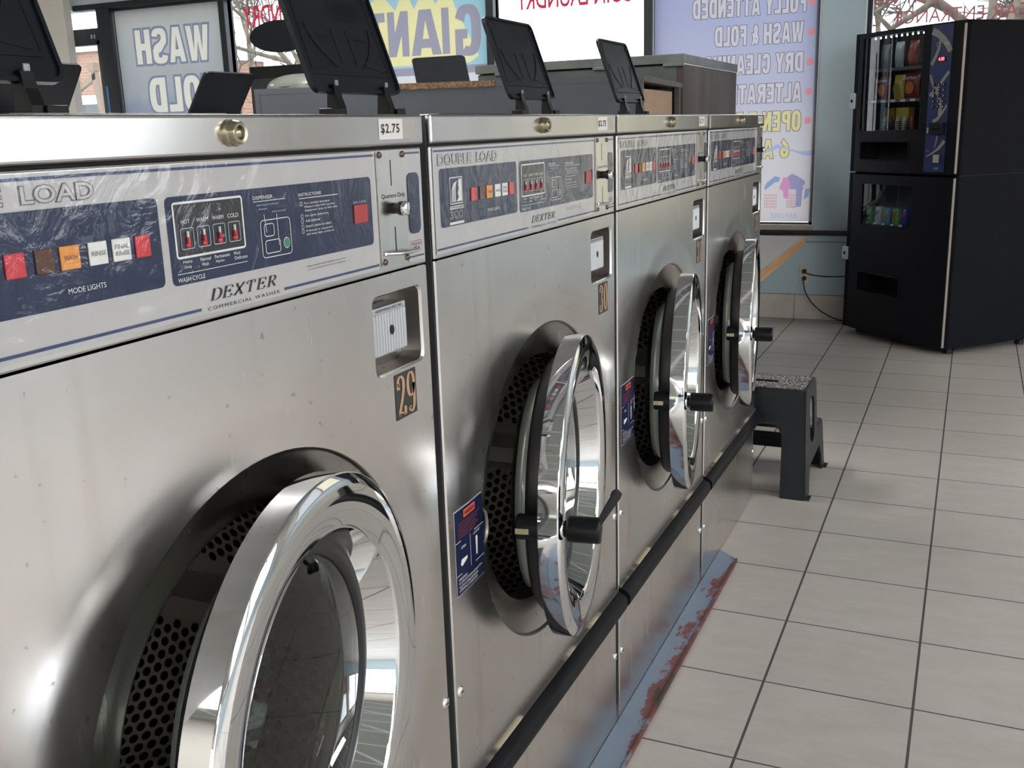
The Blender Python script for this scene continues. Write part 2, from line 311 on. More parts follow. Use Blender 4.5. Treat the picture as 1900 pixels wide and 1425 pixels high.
def circle(cx, cz, r, n=32): return [(cx + r * cos(2 * pi * k / n), cz + r * sin(2 * pi * k / n)) for k in range(n)]
def circ_e(cx, cz, rx, rz, n=32): return [(cx + rx * cos(2 * pi * k / n), cz + rz * sin(2 * pi * k / n)) for k in range(n)]

# ---- text as 2D polygons
_tc = {}
def text2d(s, offset=0.0, shear=0.0, space=1.0):
    key = (s, offset, shear, space)
    if key in _tc: return _tc[key]
    cu = bpy.data.curves.new('t', 'FONT'); cu.body = s; cu.offset = offset; cu.shear = shear; cu.space_character = space; cu.resolution_u = 3
    ob = bpy.data.objects.new('t', cu); me = ob.to_mesh()
    vs = [(v.co.x, v.co.y) for v in me.vertices]; fs = [tuple(p.vertices) for p in me.polygons]
    ob.to_mesh_clear(); bpy.data.objects.remove(ob); bpy.data.curves.remove(cu)
    _tc[key] = (vs, fs); return vs, fs
# pen-drawn high contrast numerals and capitals: (strokes) in a unit box, width follows stroke direction
def arc(cx, cy, rx, ry, a0, a1, n=14): return [(cx + rx * cos(radians(a0 + (a1 - a0) * k / n)), cy + ry * sin(radians(a0 + (a1 - a0) * k / n))) for k in range(n + 1)]
PEN = {
 '2': [arc(0.36, 0.76, 0.24, 0.20, 170, -20, 14) + [(0.56, 0.60), (0.40, 0.36), (0.14, 0.06)], [(0.10, 0.05), (0.36, 0.10), (0.66, 0.03)], [(0.66, 0.03), (0.68, 0.22)], arc(0.16, 0.74, 0.05, 0.05, 0, 360, 8)],
 '9': [arc(0.38, 0.69, 0.26, 0.28, 0, 360, 24), [(0.64, 0.70), (0.64, 0.36)] + arc(0.36, 0.32, 0.28, 0.30, 0, -100, 10), arc(0.25, 0.10, 0.03, 0.03, 0, 360, 8)],
 '3': [arc(0.34, 0.76, 0.22, 0.20, 150, -80, 14), arc(0.34, 0.27, 0.25, 0.25, 80, -150, 16), arc(0.17, 0.80, 0.05, 0.05, 0, 360, 8), arc(0.16, 0.20, 0.05, 0.05, 0, 360, 8)],
 '0': [arc(0.38, 0.5, 0.24, 0.46, 0, 360, 28)],
 '1': [[(0.38, 0.03), (0.38, 0.97)], [(0.18, 0.03), (0.58, 0.03)], [(0.38, 0.95), (0.18, 0.84)]],
 'D': [[(0.18, 0.03), (0.18, 0.97)], [(0.04, 0.03), (0.35, 0.03)] + arc(0.38, 0.5, 0.34, 0.47, -90, 90, 14) + [(0.04, 0.97)]],
 'E': [[(0.18, 0.03), (0.18, 0.97)], [(0.04, 0.03), (0.62, 0.03), (0.68, 0.25)], [(0.04, 0.97), (0.62, 0.97), (0.66, 0.76)], [(0.18, 0.52), (0.48, 0.52)], [(0.48, 0.64), (0.48, 0.40)]],
 'X': [[(0.10, 0.97), (0.60, 0.03)], [(0.64, 0.97), (0.08, 0.03)], [(0.0, 0.97), (0.24, 0.97)], [(0.50, 0.97), (0.76, 0.97)], [(-0.04, 0.03), (0.22, 0.03)], [(0.46, 0.03), (0.74, 0.03)]],
 'T': [[(0.36, 0.03), (0.36, 0.97)], [(0.06, 0.74), (0.08, 0.97), (0.64, 0.97), (0.66, 0.74)], [(0.20, 0.03), (0.52, 0.03)]],
 'R': [[(0.18, 0.03), (0.18, 0.97)], [(0.04, 0.97), (0.35, 0.97)] + arc(0.36, 0.74, 0.24, 0.23, 90, -90, 12) + [(0.18, 0.51)], [(0.36, 0.51), (0.66, 0.03)], [(0.04, 0.03), (0.32, 0.03)], [(0.60, 0.03), (0.76, 0.03)]],
}
def pen2d(s, adv=0.78, thick=0.075, thin=0.018, shear=0.0):
    vs, fs = [], []; x0 = 0
    for ch in s:
        for st in PEN[ch]:
            o = len(vs)
            for i, p in enumerate(st):
                a = st[max(i - 1, 0)]; b = st[min(i + 1, len(st) - 1)]; dx, dy = b[0] - a[0], b[1] - a[1]; l = sqrt(dx * dx + dy * dy) or 1
                dx /= l; dy /= l; hw = thin + (thick - thin) * abs(dy) ** 1.5
                for sg in (1, -1):
                    px, py = p[0] - dy * hw * sg, p[1] + dx * hw * sg
                    vs.append((x0 + px + shear * py, py))
            for i in range(len(st) - 1): fs.append((o + 2 * i, o + 2 * i + 1, o + 2 * i + 3, o + 2 * i + 2))
        x0 += adv
    return vs, fs
def fit(t, x0, z0, x1, z1, mirror=False, ref=None):
    vs, fs = t; r = ref[0] if ref else vs
    ax, bx = min(v[0] for v in r), max(v[0] for v in r); ay, by = min(v[1] for v in r), max(v[1] for v in r)
    out = []
    for x, y in vs:
        u = (x - ax) / (bx - ax); v = (y - ay) / (by - ay)
        if mirror: u = 1 - u
        out.append((x0 + u * (x1 - x0), z0 + v * (z1 - z0)))
    return out, fs
# flat artwork: layers stacked a hair apart on a surface whose frame is given by map(u, v, h)
class Art:
    def __init__(s, mp, flip=False): s.b = MB(); s.mp = mp; s.flip = flip; s.h = 0.0004
    def poly(s, pts, m, h): s.b.add([s.mp(u, v, h) for u, v in pts], [tuple(range(len(pts)))[::-1] if s.flip else tuple(range(len(pts)))], m)
    def rect(s, x0, z0, x1, z1, m, h, r=0.0):
        s.poly(rrect(x0, z0, x1, z1, r) if r else [(x0, z0), (x1, z0), (x1, z1), (x0, z1)], m, h)
    def frame(s, x0, z0, x1, z1, t, m, h, r=0.004):
        a = rrect(x0, z0, x1, z1, r); b = rrect(x0 + t, z0 + t, x1 - t, z1 - t, max(r - t, 0.0005)); n = len(a)
        s.b.add([s.mp(u, v, h) for u, v in a + b], [((i + 1) % n, n + (i + 1) % n, n + i, i)[::(1 if s.flip else 1)] for i in range(n)], m)
    def line(s, p, q, t, m, h):
        dx, dy = q[0] - p[0], q[1] - p[1]; l = sqrt(dx * dx + dy * dy); nx, ny = -dy / l * t / 2, dx / l * t / 2
        s.poly([(p[0] - nx, p[1] - ny), (q[0] - nx, q[1] - ny), (q[0] + nx, q[1] + ny), (p[0] + nx, p[1] + ny)], m, h)
    def text(s, t, x0, z0, x1, z1, m, h, mirror=False, off=0.0, shear=0.0, pen=False, space=1.0, ref=None, **k):
        t2 = pen2d(t, shear=shear, **k) if pen else text2d(t, off, shear, space)
        vs, fs = fit(t2, x0, z0, x1, z1, mirror, ref)
        s.b.add([s.mp(u, v, h) for u, v in vs], fs, m)
    def outline(s, t, x0, z0, x1, z1, m_line, m_fill, h, wd=0.02, mirror=False, off=0.0):
        base = text2d(t, off + wd)
        s.text(t, x0, z0, x1, z1, m_line, h, mirror, off + wd)
        s.text(t, x0, z0, x1, z1, m_fill, h + 0.0003, mirror, off, ref=base)
# planar subdivision with materials: regions=[(polys, mat)], later ones on top; holes removed
def plate(mp, outer, holes=(), regions=(), base=None, extra=(), smooth=False, back=0.0, mb=None):
    vs, fs, own = [], [], []
    def addpoly(pl, tagv):
        if sum(p[0] * q[1] - q[0] * p[1] for p, q in zip(pl, list(pl[1:]) + [pl[0]])) < 0: pl = list(pl)[::-1]
        o = len(vs); vs.extend(Vector((p[0], p[1])) for p in pl); fs.append(list(range(o, o + len(pl)))); own.append(tagv)
    addpoly(outer, 'O')
    for h in holes: addpoly(h, 'H')
    for i, (polys, m) in enumerate(regions):
        for p in polys: addpoly(p, i)
    edges = []
    for a, b in extra:
        o = len(vs); vs.extend([Vector(a), Vector(b)]); edges.append((o, o + 1))
    r = delaunay_2d_cdt(vs, edges, fs, 0, 1e-6)
    V, F, of = r[0], r[2], r[5]
    mb = mb or MB()
    groups = {}
    def bb(pl): return (min(p[0] for p in pl), min(p[1] for p in pl), max(p[0] for p in pl), max(p[1] for p in pl))
    def inside(x, y, q):
        (x0, y0, x1, y1), pl = q
        if x < x0 or x > x1 or y < y0 or y > y1: return False
        c = False
        for i in range(len(pl)):
            a_, b_ = pl[i - 1], pl[i]
            if (a_[1] > y) != (b_[1] > y) and x < (b_[0] - a_[0]) * (y - a_[1]) / (b_[1] - a_[1]) + a_[0]: c = not c
        return c
    qo = (bb(outer), outer); qh = [(bb(h), h) for h in holes]; qr = [[(bb(p), p) for p in polys] for polys, m in regions]
    for f in F:
        x = sum(V[i].x for i in f) / len(f); y = sum(V[i].y for i in f) / len(f)
        if not inside(x, y, qo) or any(inside(x, y, h) for h in qh): continue
        t = -1
        for k in range(len(qr) - 1, -1, -1):
            if any(inside(x, y, q) for q in qr[k]): t = k; break
        groups.setdefault(t, []).append(tuple(f))
    P = [mp(v.x, v.y, 0) for v in V]
    for t, ff in sorted(groups.items()):
        used = sorted({i for f in ff for i in f}); ix = {k: j for j, k in enumerate(used)}
        mb.add([P[i] for i in used], [tuple(ix[i] for i in f) for f in ff], base if t < 0 else regions[t][1], smooth)
    return mb
def tpolys(t): vs, fs = t; return [[vs[i] for i in f] for f in fs]

# ================================================================= SETTING
YW = 5.12
def S(name, mb, **k): return tag(mb.build(name, **k), kind='structure')
b = MB(); b.add([(-7.2, -5.2, 0), (4.2, -5.2, 0), (4.2, YW, 0), (-7.2, YW, 0)], [(0, 1, 2, 3)], 'floor_tile'); S('floor', b)
b = MB(); b.box((-7.2, -5.2, 2.75), (4.2, YW + 0.2, 2.85), 'ceiling_white')
for i in range(-11, 7): b.box((i * 0.61, -5.2, 2.745), (i * 0.61 + 0.02, YW, 2.75), 'trim_white')
for i in range(-8, 9): b.box((-7.2, i * 0.61, 2.744), (4.2, i * 0.61 + 0.02, 2.75), 'trim_white')
S('ceiling', b)
# street-front wall: sill wall, head wall, columns (openings left between)
def wallbox(mb, x0, z0, x1, z1, m, y0=YW, y1=YW + 0.16): mb.box((x0, y0, z0), (x1, y1, z1), m)
HEAD = 2.13
b = MB()
wallbox(b, -5.52, 0, 4.2, 0.50, 'wall_blue'); wallbox(b, -7.2, HEAD, 4.2, 2.75, 'wall_pale')
wallbox(b, -0.268, 0.50, -0.028, HEAD, 'wall_blue'); wallbox(b, 1.02, 0.5, 1.20, HEAD, 'wall_blue'); wallbox(b, 3.42, 0.5, 4.2, HEAD, 'wall_cream')
S('wall_back', b)
b = MB(); b.box((4.05, -5.2, 0), (4.2, YW, 0.55), 'wall_blue'); b.box((4.05, -5.2, 2.2), (4.2, YW, 2.75), 'wall_cream')
for y0, y1 in ((-5.2, -4.2), (-2.3, -2.1), (-0.2, 0.0), (1.9, 2.1), (4.0, YW)): b.box((4.05, y0, 0.55), (4.2, y1, 2.2), 'wall_cream')
S('wall_right', b)
b = MB(); b.box((-7.3, -5.2, 0), (-7.2, YW, 2.75), 'wall_cream'); S('wall_left', b)
b = MB()
b.box((-7.2, -5.35, 0), (-1.4, -5.2, 2.75), 'wall_cream'); b.box((3.4, -5.35, 0), (4.2, -5.2, 2.75), 'wall_cream'); b.box((-1.4, -5.35, 0), (3.4, -5.2, 0.55), 'wall_blue'); b.box((-1.4, -5.35, 2.2), (3.4, -5.2, 2.75), 'wall_cream'); b.box((0.9, -5.35, 0.55), (1.1, -5.2, 2.2), 'wall_blue')
S('wall_front', b)
# base tiles of the window wall
b = MB(); b.box((-5.5, YW - 0.008, 0), (4.05, YW + 0.01, 0.148), 'grout')
x = -0.3553 - 0.2953 * 17
while x < 4.0:
    b.box((x + 0.0015, YW - 0.012, 0.002), (x + 0.2938, YW + 0.01, 0.1465), 'base_tile'); x += 0.2953
S('baseboard_back', b, bevel=0.001)
# rails / sills
b = MB(); b.box((-5.5, YW - 0.012, 0.508), (4.05, YW + 0.02, 0.526), 'rail_brown'); b.box((-5.5, YW - 0.02, 0.497), (4.05, YW + 0.02, 0.508), 'frame_dark')
S('trim_1', b, bevel=0.002)
b = MB(); b.box((-5.5, YW - 0.004, 0.526), (-0.268, YW + 0.12, 0.556), 'sill_cream'); b.box((-0.03, YW - 0.004, 0.526), (3.4, YW + 0.12, 0.556), 'sill_cream'); S('trim_2', b, bevel=0.002)
b = MB(); b.box((-0.9, YW - 0.003, 0.458), (4.05, YW + 0.002, 0.461), 'rail_brown'); S('trim_3', b)
b = MB(); b.box((-0.274, YW - 0.006, 0.556), (-0.268, YW + 0.05, HEAD), 'trim_white'); b.box((-0.036, YW - 0.006, 0.556), (-0.029, YW + 0.05, HEAD), 'trim_white'); S('trim_4', b)
# windows: frame + pane each
def window(n, x0, x1, z0, z1, y=YW + 0.05):
    f = MB(); t = 0.022
    f.box((x0, y - 0.010, z0), (x0 + t, y + 0.05, z1), 'frame_dark'); f.box((x1 - t, y - 0.010, z0), (x1, y + 0.05, z1), 'frame_dark')
    f.box((x0, y - 0.010, z0), (x1, y + 0.05, z0 + 0.012), 'frame_edge'); f.box((x0, y - 0.010, z1 - 0.03), (x1, y + 0.05, z1), 'frame_dark')
    f.box((x0 + t, y - 0.008, z0), (x0 + t + 0.004, y + 0.03, z1), 'frame_edge'); f.box((x1 - t - 0.004, y - 0.008, z0), (x1 - t, y + 0.03, z1), 'frame_edge')
    o = tag(f.build('window_%d' % n), kind='structure')
    g = MB(); g.box((x0 + t, y + 0.008, z0 + 0.01), (x1 - t, y + 0.014, z1 - 0.02), 'pane_glass'); g.build('pane', o); return o
MULL = [-5.45, -4.40, -3.34, -2.300, -1.264]
window(1, -5.46, -4.40, 0.556, HEAD); window(2, -4.40, -3.34, 0.556, HEAD); window(3, -3.34, -2.30, 0.556, HEAD); window(4, -2.30, -1.264, 0.556, HEAD); window(5, -1.264, -0.274, 0.556, HEAD)
window(6, -0.028, 1.02, 0.556, HEAD)
for n_, x0, x1, m_ in ((13, 1.20, 2.08, 'vinyl_butter'), (14, 2.08, 3.42, 'vinyl_white')):  # unseen tinted sheets, added so the washers reflect something warm and bright
    o_ = window(n_, x0, x1, 0.556, HEAD); b = MB(); b.add([(x0 + 0.02, YW + 0.03, 0.57), (x1 - 0.02, YW + 0.03, 0.57), (x1 - 0.02, YW + 0.03, HEAD - 0.03), (x0 + 0.02, YW + 0.03, HEAD - 0.03)], [(0, 1, 2, 3)], m_); b.build('reflection_sheet', o_)
b = MB()
for x in (-4.40, -3.34, -2.30, -1.264): b.box((x - 0.026, YW - 0.002, 0.556), (x + 0.026, YW + 0.1, HEAD), 'frame_dark')
b.box((-5.57, YW - 0.01, 0), (-5.44, YW + 0.12, HEAD), 'frame_dark'); b.box((-5.80, YW - 0.01, HEAD - 0.01), (-0.27, YW + 0.06, HEAD + 0.03), 'frame_dark')
S('trim_5', b, bevel=0.003)
# glass entrance door with transom at the far left
b = MB(); b.box((-6.55, YW + 0.0, 0), (-6.48, YW + 0.06, HEAD), 'frame_dark'); b.box((-6.5, YW, 1.87), (-5.56, YW + 0.06, 1.99), 'frame_dark'); b.box((-6.5, YW, 0), (-5.56, YW + 0.05, 0.2), 'frame_dark'); b.box((-5.66 + 0.055, YW, 0), (-5.56, YW + 0.05, 1.9), 'frame_dark')
o = S('door_1', b, bevel=0.002)
b = MB(); b.box((-6.5, YW + 0.02, 0.2), (-5.6, YW + 0.026, 1.88), 'pane_glass'); b.box((-6.5, YW + 0.02, 1.98), (-5.56, YW + 0.026, HEAD), 'pane_glass'); b.build('door_glass', o)
a = Art(lambda u, v, h: (u, YW - 0.001 - h, v), True); a.rect(-5.665, 1.905, -5.600, 1.955, 'label_black', 0.0); a.rect(-5.655, 1.915, -5.640, 1.945, 'film_silver', 0.0004); a.rect(-5.625, 1.915, -5.612, 1.945, 'film_silver', 0.0004); a.b.build('door_sticker', o)
b = MB(); b.box((-7.2, YW, 0), (-6.55, YW + 0.16, HEAD), 'wall_cream'); S('wall_back_side', b)
# partition end, brown jamb and louvred panel left of the door
b = MB(); b.box((-5.98, 4.93, 0), (-5.70, 5.0, 2.75), 'wall_cream'); S('wall_partition', b, bevel=0.003)
b = MB(); b.box((-6.02, 4.92, 0), (-5.985, 5.0, 2.75), 'brown_trim'); S('trim_6', b)
d2 = empty('door_2', (-6.25, 4.94, 0)); tag(d2, kind='structure')
b = MB()
for i in range(9): b.box((-0.235 + i * 0.052, 0, 0.05), (-0.235 + i * 0.052 + 0.046, 0.03, 2.6), 'wall_cream')
b.box((-0.24, 0.012, 0.05), (0.235, 0.028, 2.6), 'grout'); b.build('panel', d2, bevel=0.004)
b = MB(); b.tube([(0.185, -0.012, 1.80), (0.185, -0.02, 1.86), (0.185, -0.012, 1.92)], 0.005, 'black_plastic'); b.build('door_handle', d2)
# window frames of the right and front walls (only seen mirrored in the chrome)
def swin(n, p0, p1, z0=0.55, z1=2.2):
    p0, p1 = Vector(p0), Vector(p1); f = MB()
    d = (p1 - p0).normalized(); nn = Vector((d.y, -d.x)) * 0.04
    def pr(a, b_, za, zb, m): 
        q = [p0 + d * a - nn, p0 + d * b_ - nn, p0 + d * b_ + nn, p0 + d * a + nn]
        f.prism([(v.x, v.y, za) for v in q], (0, 0, zb - za), m)
    L = (p1 - p0).length
    pr(0, 0.04, z0, z1, 'frame_dark'); pr(L - 0.04, L, z0, z1, 'frame_dark'); pr(0.04, L - 0.04, z0, z0 + 0.04, 'frame_dark'); pr(0.04, L - 0.04, z1 - 0.04, z1, 'frame_dark'); pr(L / 2 - 0.02, L / 2 + 0.02, z0 + 0.04, z1 - 0.04, 'frame_dark')
    o = tag(f.build('window_%d' % n), kind='structure'); g = MB(); q = [p0 + d * 0.04, p1 - d * 0.04]
    g.prism([(q[0].x, q[0].y, z0 + 0.03), (q[1].x, q[1].y, z0 + 0.03), (q[1].x, q[1].y, z1 - 0.03), (q[0].x, q[0].y, z1 - 0.03)], (nn.x * 0.2, nn.y * 0.2, 0), 'pane_glass'); g.build('pane', o)
for i, (y0, y1) in enumerate(((-4.2, -2.3), (-2.1, -0.2), (0.0, 1.9), (2.1, 4.0))): swin(7 + i, (4.12, y0), (4.12, y1))
swin(11, (-1.4, -5.28), (0.9, -5.28)); swin(12, (1.1, -5.28), (3.4, -5.28))
# unseen ceiling panels, added to fill the room with light
g0 = 'unseen fill light panels added in the ceiling'
for i, (x, y) in enumerate([(x, y) for x in (-4.6, -1.6, 3.4) for y in (-3.6, -0.8, 2.0)]):
    t = empty('added_ceiling_light', (x, y, 2.74)); tag(t, 'unseen white ceiling panel added to light the room', 'fill light', g0)
    f = MB(); f.box((-0.31, -0.62, -0.012), (0.31, -0.58, 0.004), 'trim_white'); f.box((-0.31, 0.58, -0.012), (0.31, 0.62, 0.004), 'trim_white'); f.box((-0.31, -0.58, -0.012), (-0.27, 0.58, 0.004), 'trim_white'); f.box((0.27, -0.58, -0.012), (0.31, 0.58, 0.004), 'trim_white'); f.build('frame', t)
    f = MB(); f.box((-0.27, -0.58, -0.006), (0.27, 0.58, 0.002), 'fill_glow'); f.build('diffuser', t)

# ================================================================= WINDOW ART (seen from inside, so mirrored)
yi = YW + 0.035
def wmap(u, v, h): return (u, yi - h, v)
def poster(name, label, outer, regions, base, y=yi, cat='window poster'):
    mb = plate(lambda u, v, h: (u, y, v), outer, regions=regions, base=base)
    return tag(mb.build(name), label, cat)
def T(t, x0, z0, x1, z1, off=0.0, ref=None, shear=0.0): return tpolys(fit(text2d(t, off, shear), x0, z0, x1, z1, True, ref))
def OT(t, x0, z0, x1, z1, off, wd, ml, mf):
    rf = text2d(t, off + wd)
    return [(T(t, x0, z0, x1, z1, off + wd), ml), (T(t, x0, z0, x1, z1, off, rf), mf)]
# heavy condensed block capitals
def strip_(outer, inner): return [[outer[i], outer[i + 1], inner[i + 1], inner[i]] for i in range(len(outer) - 1)]
def sup(cx, cz, rx, rz, a0, a1, n=18, e=0.72):
    f = lambda t: (1 if t >= 0 else -1) * abs(t) ** e
    return [(cx + rx * f(cos(radians(a0 + (a1 - a0) * k / n))), cz + rz * f(sin(radians(a0 + (a1 - a0) * k / n)))) for k in range(n + 1)]
def rc(x0, z0, x1, z1): return [(x0, z0), (x1, z0), (x1, z1), (x0, z1)]
BL = {
 'H': (1, [rc(0, 0, .37, 1), rc(.63, 0, 1, 1), rc(.36, .40, .64, .60)]),
 'W': (1.45, [[(0, 1), (.23, 1), (.32, .30), (.40, 1), (.60, 1), (.68, .30), (.77, 1), (1, 1), (.84, 0), (.60, 0), (.5, .55), (.40, 0), (.16, 0)]]),
 'A': (1.05, [[(0, 0), (.30, 0), (.56, 1), (.30, 1)], [(1, 0), (.70, 0), (.44, 1), (.70, 1)], rc(.22, .16, .78, .36)]),
 'F': (.82, [rc(0, 0, .42, 1), rc(.41, .79, 1, 1), rc(.41, .41, .88, .61)]),
 'E': (.84, [rc(0, 0, .40, 1), rc(.39, .80, 1, 1), rc(.39, .40, .88, .59), rc(.39, 0, 1, .20)]),
 'L': (.80, [rc(0, 0, .42, 1), rc(.41, 0, 1, .21)]),
 'I': (.42, [rc(0, 0, 1, 1)]),
 'T': (.92, [rc(.31, 0, .69, 1), rc(0, .79, 1, 1)]),
 'N': (1, [rc(0, 0, .34, 1), rc(.66, 0, 1, 1), [(0, 1), (.36, 1), (1, 0), (.64, 0)]]),
 'M': (1.3, [rc(0, 0, .27, 1), rc(.73, 0, 1, 1), [(0, 1), (.30, 1), (.5, .50), (.70, 1), (1, 1), (.62, 0), (.38, 0)]]),
 'Y': (1, [[(0, 1), (.36, 1), (.5, .66), (.64, 1), (1, 1), (.68, .42), (.68, 0), (.32, 0), (.32, .42)]]),
 'O': (1, strip_(sup(.5, .5, .5, .51, 0, 360, 36), sup(.5, .5, .13, .32, 0, 360, 36))),
 'D': (1, [rc(0, 0, .37, 1)] + strip_([(.36, 0)] + sup(.45, .5, .55, .5, -90, 90, 18) + [(.36, 1)], [(.36, .2)] + sup(.5, .5, .13, .30, -90, 90, 18) + [(.36, .8)])),
 'C': (.98, strip_(sup(.5, .5, .5, .51, 25, 335, 34), sup(.5, .5, .13, .32, 25, 335, 34))),
 'G': (1, strip_(sup(.5, .5, .5, .51, 22, 300, 34), sup(.5, .5, .13, .32, 22, 300, 34)) + [rc(.52, .34, 1, .53), rc(.70, 0, 1, .50)]),
 'U': (1, [rc(0, .3, .37, 1), rc(.63, .3, 1, 1)] + strip_(sup(.5, .32, .5, .33, 180, 360, 16), sup(.5, .32, .13, .14, 180, 360, 16))),
 'P': (.95, [rc(0, 0, .39, 1)] + strip_([(.38, 1)] + sup(.5, .70, .5, .30, 90, -90, 14) + [(.38, .40)], [(.38, .82)] + sup(.5, .70, .12, .12, 90, -90, 14) + [(.38, .58)])),
 'R': (1, [rc(0, 0, .37, 1), [(.40, .46), (.74, .50), (1, 0), (.63, 0)]] + strip_([(.36, 1)] + sup(.48, .72, .5, .28, 90, -90, 14) + [(.36, .44)], [(.36, .82)] + sup(.5, .72, .12, .10, 90, -90, 14) + [(.36, .62)])),
 'S': (.96, strip_(sup(.5, .74, .5, .27, 5, 270, 20) [:-3] + [(.42, .33), (.60, .30), (.63, .25)] + sup(.5, .25, .13, .09, 0, -175, 12), sup(.5, .75, .13, .09, 5, 270, 20)[:-3] + [(.50, .62), (.85, .52), (1.0, .38)] + sup(.5, .25, .5, .27, 0, -175, 12))),
}
def grow(q, d):
    if sum(a[0] * b[1] - b[0] * a[1] for a, b in zip(q, q[1:] + q[:1])) < 0: q = q[::-1]
    n = len(q); out = []
    for i in range(n):
        p0, p, p1 = Vector(q[i - 1]), Vector(q[i]), Vector(q[(i + 1) % n]); a = p - p0; b_ = p1 - p
        if a.length < 1e-7 or b_.length < 1e-7: out.append(tuple(p)); continue
        a.normalize(); b_.normalize(); na, nb = Vector((a.y, -a.x)), Vector((b_.y, -b_.x)); m_ = na + nb
        if m_.length < 0.3: out.append(tuple(p + na * d)); continue
        m_.normalize(); out.append(tuple(p + m_ * min(d / max(m_.dot(na), 0.3), 2 * d)))
    return out
def block(t, x0, z0, x1, z1, dil=0.0, gap=0.13, mirror=True):
    cells = []; x = 0
    for ch in t:
        if ch == ' ': x += 0.5; continue
        wd = BL[ch][0] if ch in BL else 0.9
        cells.append((ch, x, wd)); x += wd + gap
    tot = x - gap; out = []
    for ch, xx, wd in cells:
        if ch in BL: pl = BL[ch][1]
        else:
            v_, f_ = fit(text2d(ch, 0.055), 0, 0, 1, 1); pl = [[v_[i] for i in f] for f in f_]
        for p in pl:
            q = []
            for u, v in p:
                g = (xx + u * wd) / tot
                if mirror: g = 1 - g
                q.append((x0 + g * (x1 - x0), z0 + v * (z1 - z0)))
            out.append(grow(q, dil) if dil else q)
    return out
# WASH / FOLD
R_ = []
for t_, a_ in (('WASH', (-5.255, 1.708, -4.563, 1.952)), ('FOLD', (-5.17, 1.355, -4.53, 1.605))): R_ += [(block(t_, *a_, dil=0.016), M['vinyl_outline']), (block(t_, *a_), M['vinyl_cream'])]
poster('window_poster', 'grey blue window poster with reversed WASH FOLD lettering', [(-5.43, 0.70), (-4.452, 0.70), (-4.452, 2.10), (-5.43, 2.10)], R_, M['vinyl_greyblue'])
# GIANT
yel = [(-3.30, 1.58), (-2.46, 1.58), (-2.40, 1.62), (-2.56, 1.93), (-2.60, 2.07), (-2.70, 1.95), (-2.76, 2.08), (-2.86, 1.93), (-2.93, 2.08), (-3.0, 1.93), (-3.10, 2.04), (-3.32, 1.92)]
star = [(-2.42, 1.56), (-2.30, 1.50 + 0.16), (-2.38, 1.70), (-2.28, 1.72), (-2.40, 1.64)]
wash = [(-3.32, 1.515), (-2.33, 1.515), (-2.33, 1.565), (-3.32, 1.565)]
wht = [(-3.32, 1.45), (-2.33, 1.45), (-2.33, 1.515), (-3.32, 1.515)]
R_ = [([yel], M['vinyl_yellow']), ([wht], M['vinyl_white']), ([wash], M['vinyl_letter'])]
for ch, x0, x1 in (('G', -2.565, -2.378), ('I', -2.660, -2.606), ('A', -2.892, -2.668), ('N', -3.066, -2.908), ('T', -3.24, -3.085)):
    R_.append((block(ch, x0, 1.640 if ch != 'G' else 1.622, x1, 1.925 if ch != 'G' else 1.932), M['vinyl_letter']))
poster('window_poster', 'pale blue and yellow window poster with reversed GIANT lettering', [(-3.30, 0.70), (-2.332, 0.70), (-2.332, 2.10), (-3.30, 2.10)], R_, M['vinyl_cyan'])
# service list
R_ = []
def row(t, xr, z0, z1, wd, fill='vinyl_letterwhite'):
    R_.append((block(t, xr - wd, z0 + 0.003, xr, z1 - 0.003, dil=0.0035, gap=0.16), M['vinyl_darkline'])); R_.append((block(t, xr - wd, z0 + 0.003, xr, z1 - 0.003, gap=0.16), M[fill]))
row('FULLY ATTENDED', -0.357, 1.737, 1.850, 0.645); row('WASH & FOLD', -0.367, 1.577, 1.693, 0.503); row('DRY CLEANING', -0.363, 1.416, 1.530, 0.565)
row('ALTERATIONS', -0.366, 1.252, 1.364, 0.55); row('OPEN 7 DAYS', -0.364, 1.090, 1.208, 0.56, 'vinyl_oy'); row('6 AM', -0.424, 0.936, 1.050, 0.235, 'vinyl_oy')
for z in (1.791, 1.631, 1.469, 1.309, 1.148): R_.append(([circle(-0.325, z, 0.019, 20)], M['vinyl_dot']))
wave = [(-0.72, 0.985), (-0.62, 0.97), (-0.55, 0.99), (-0.49, 1.02), (-0.42, 0.99), (-0.36, 0.975), (-0.29, 0.98), (-0.29, 0.955), (-0.33, 0.95), (-0.40, 0.975), (-0.47, 1.0), (-0.54, 0.975), (-0.62, 0.955), (-0.72, 0.97)]
R_.append(([wave], M['vinyl_bluepale']))
R_ += [([[(-0.56, 0.77), (-0.545, 0.80), (-0.50, 0.835), (-0.47, 0.83), (-0.475, 0.805), (-0.50, 0.80), (-0.53, 0.775), (-0.555, 0.755)]], M['vinyl_blue']),
       ([[(-0.40, 0.655), (-0.345, 0.66), (-0.34, 0.75), (-0.325, 0.79), (-0.33, 0.81), (-0.37, 0.835), (-0.40, 0.85), (-0.425, 0.835), (-0.43, 0.80), (-0.41, 0.76)]], M['vinyl_purple']),
       ([[(-0.475, 0.765), (-0.45, 0.83), (-0.43, 0.828), (-0.41, 0.80), (-0.405, 0.73), (-0.42, 0.705), (-0.445, 0.71), (-0.45, 0.75)]], M['vinyl_pink']),
       ([circle(-0.325, 0.775, 0.014, 12)], M['vinyl_letterwhite']), ([[(-0.33, 0.70), (-0.305, 0.72), (-0.30, 0.765), (-0.325, 0.76)]], M['vinyl_blue']),
       ([[(-0.425, 0.66), (-0.375, 0.66), (-0.375, 0.76), (-0.418, 0.76)]], M['vinyl_letterwhite'])]
gm = []
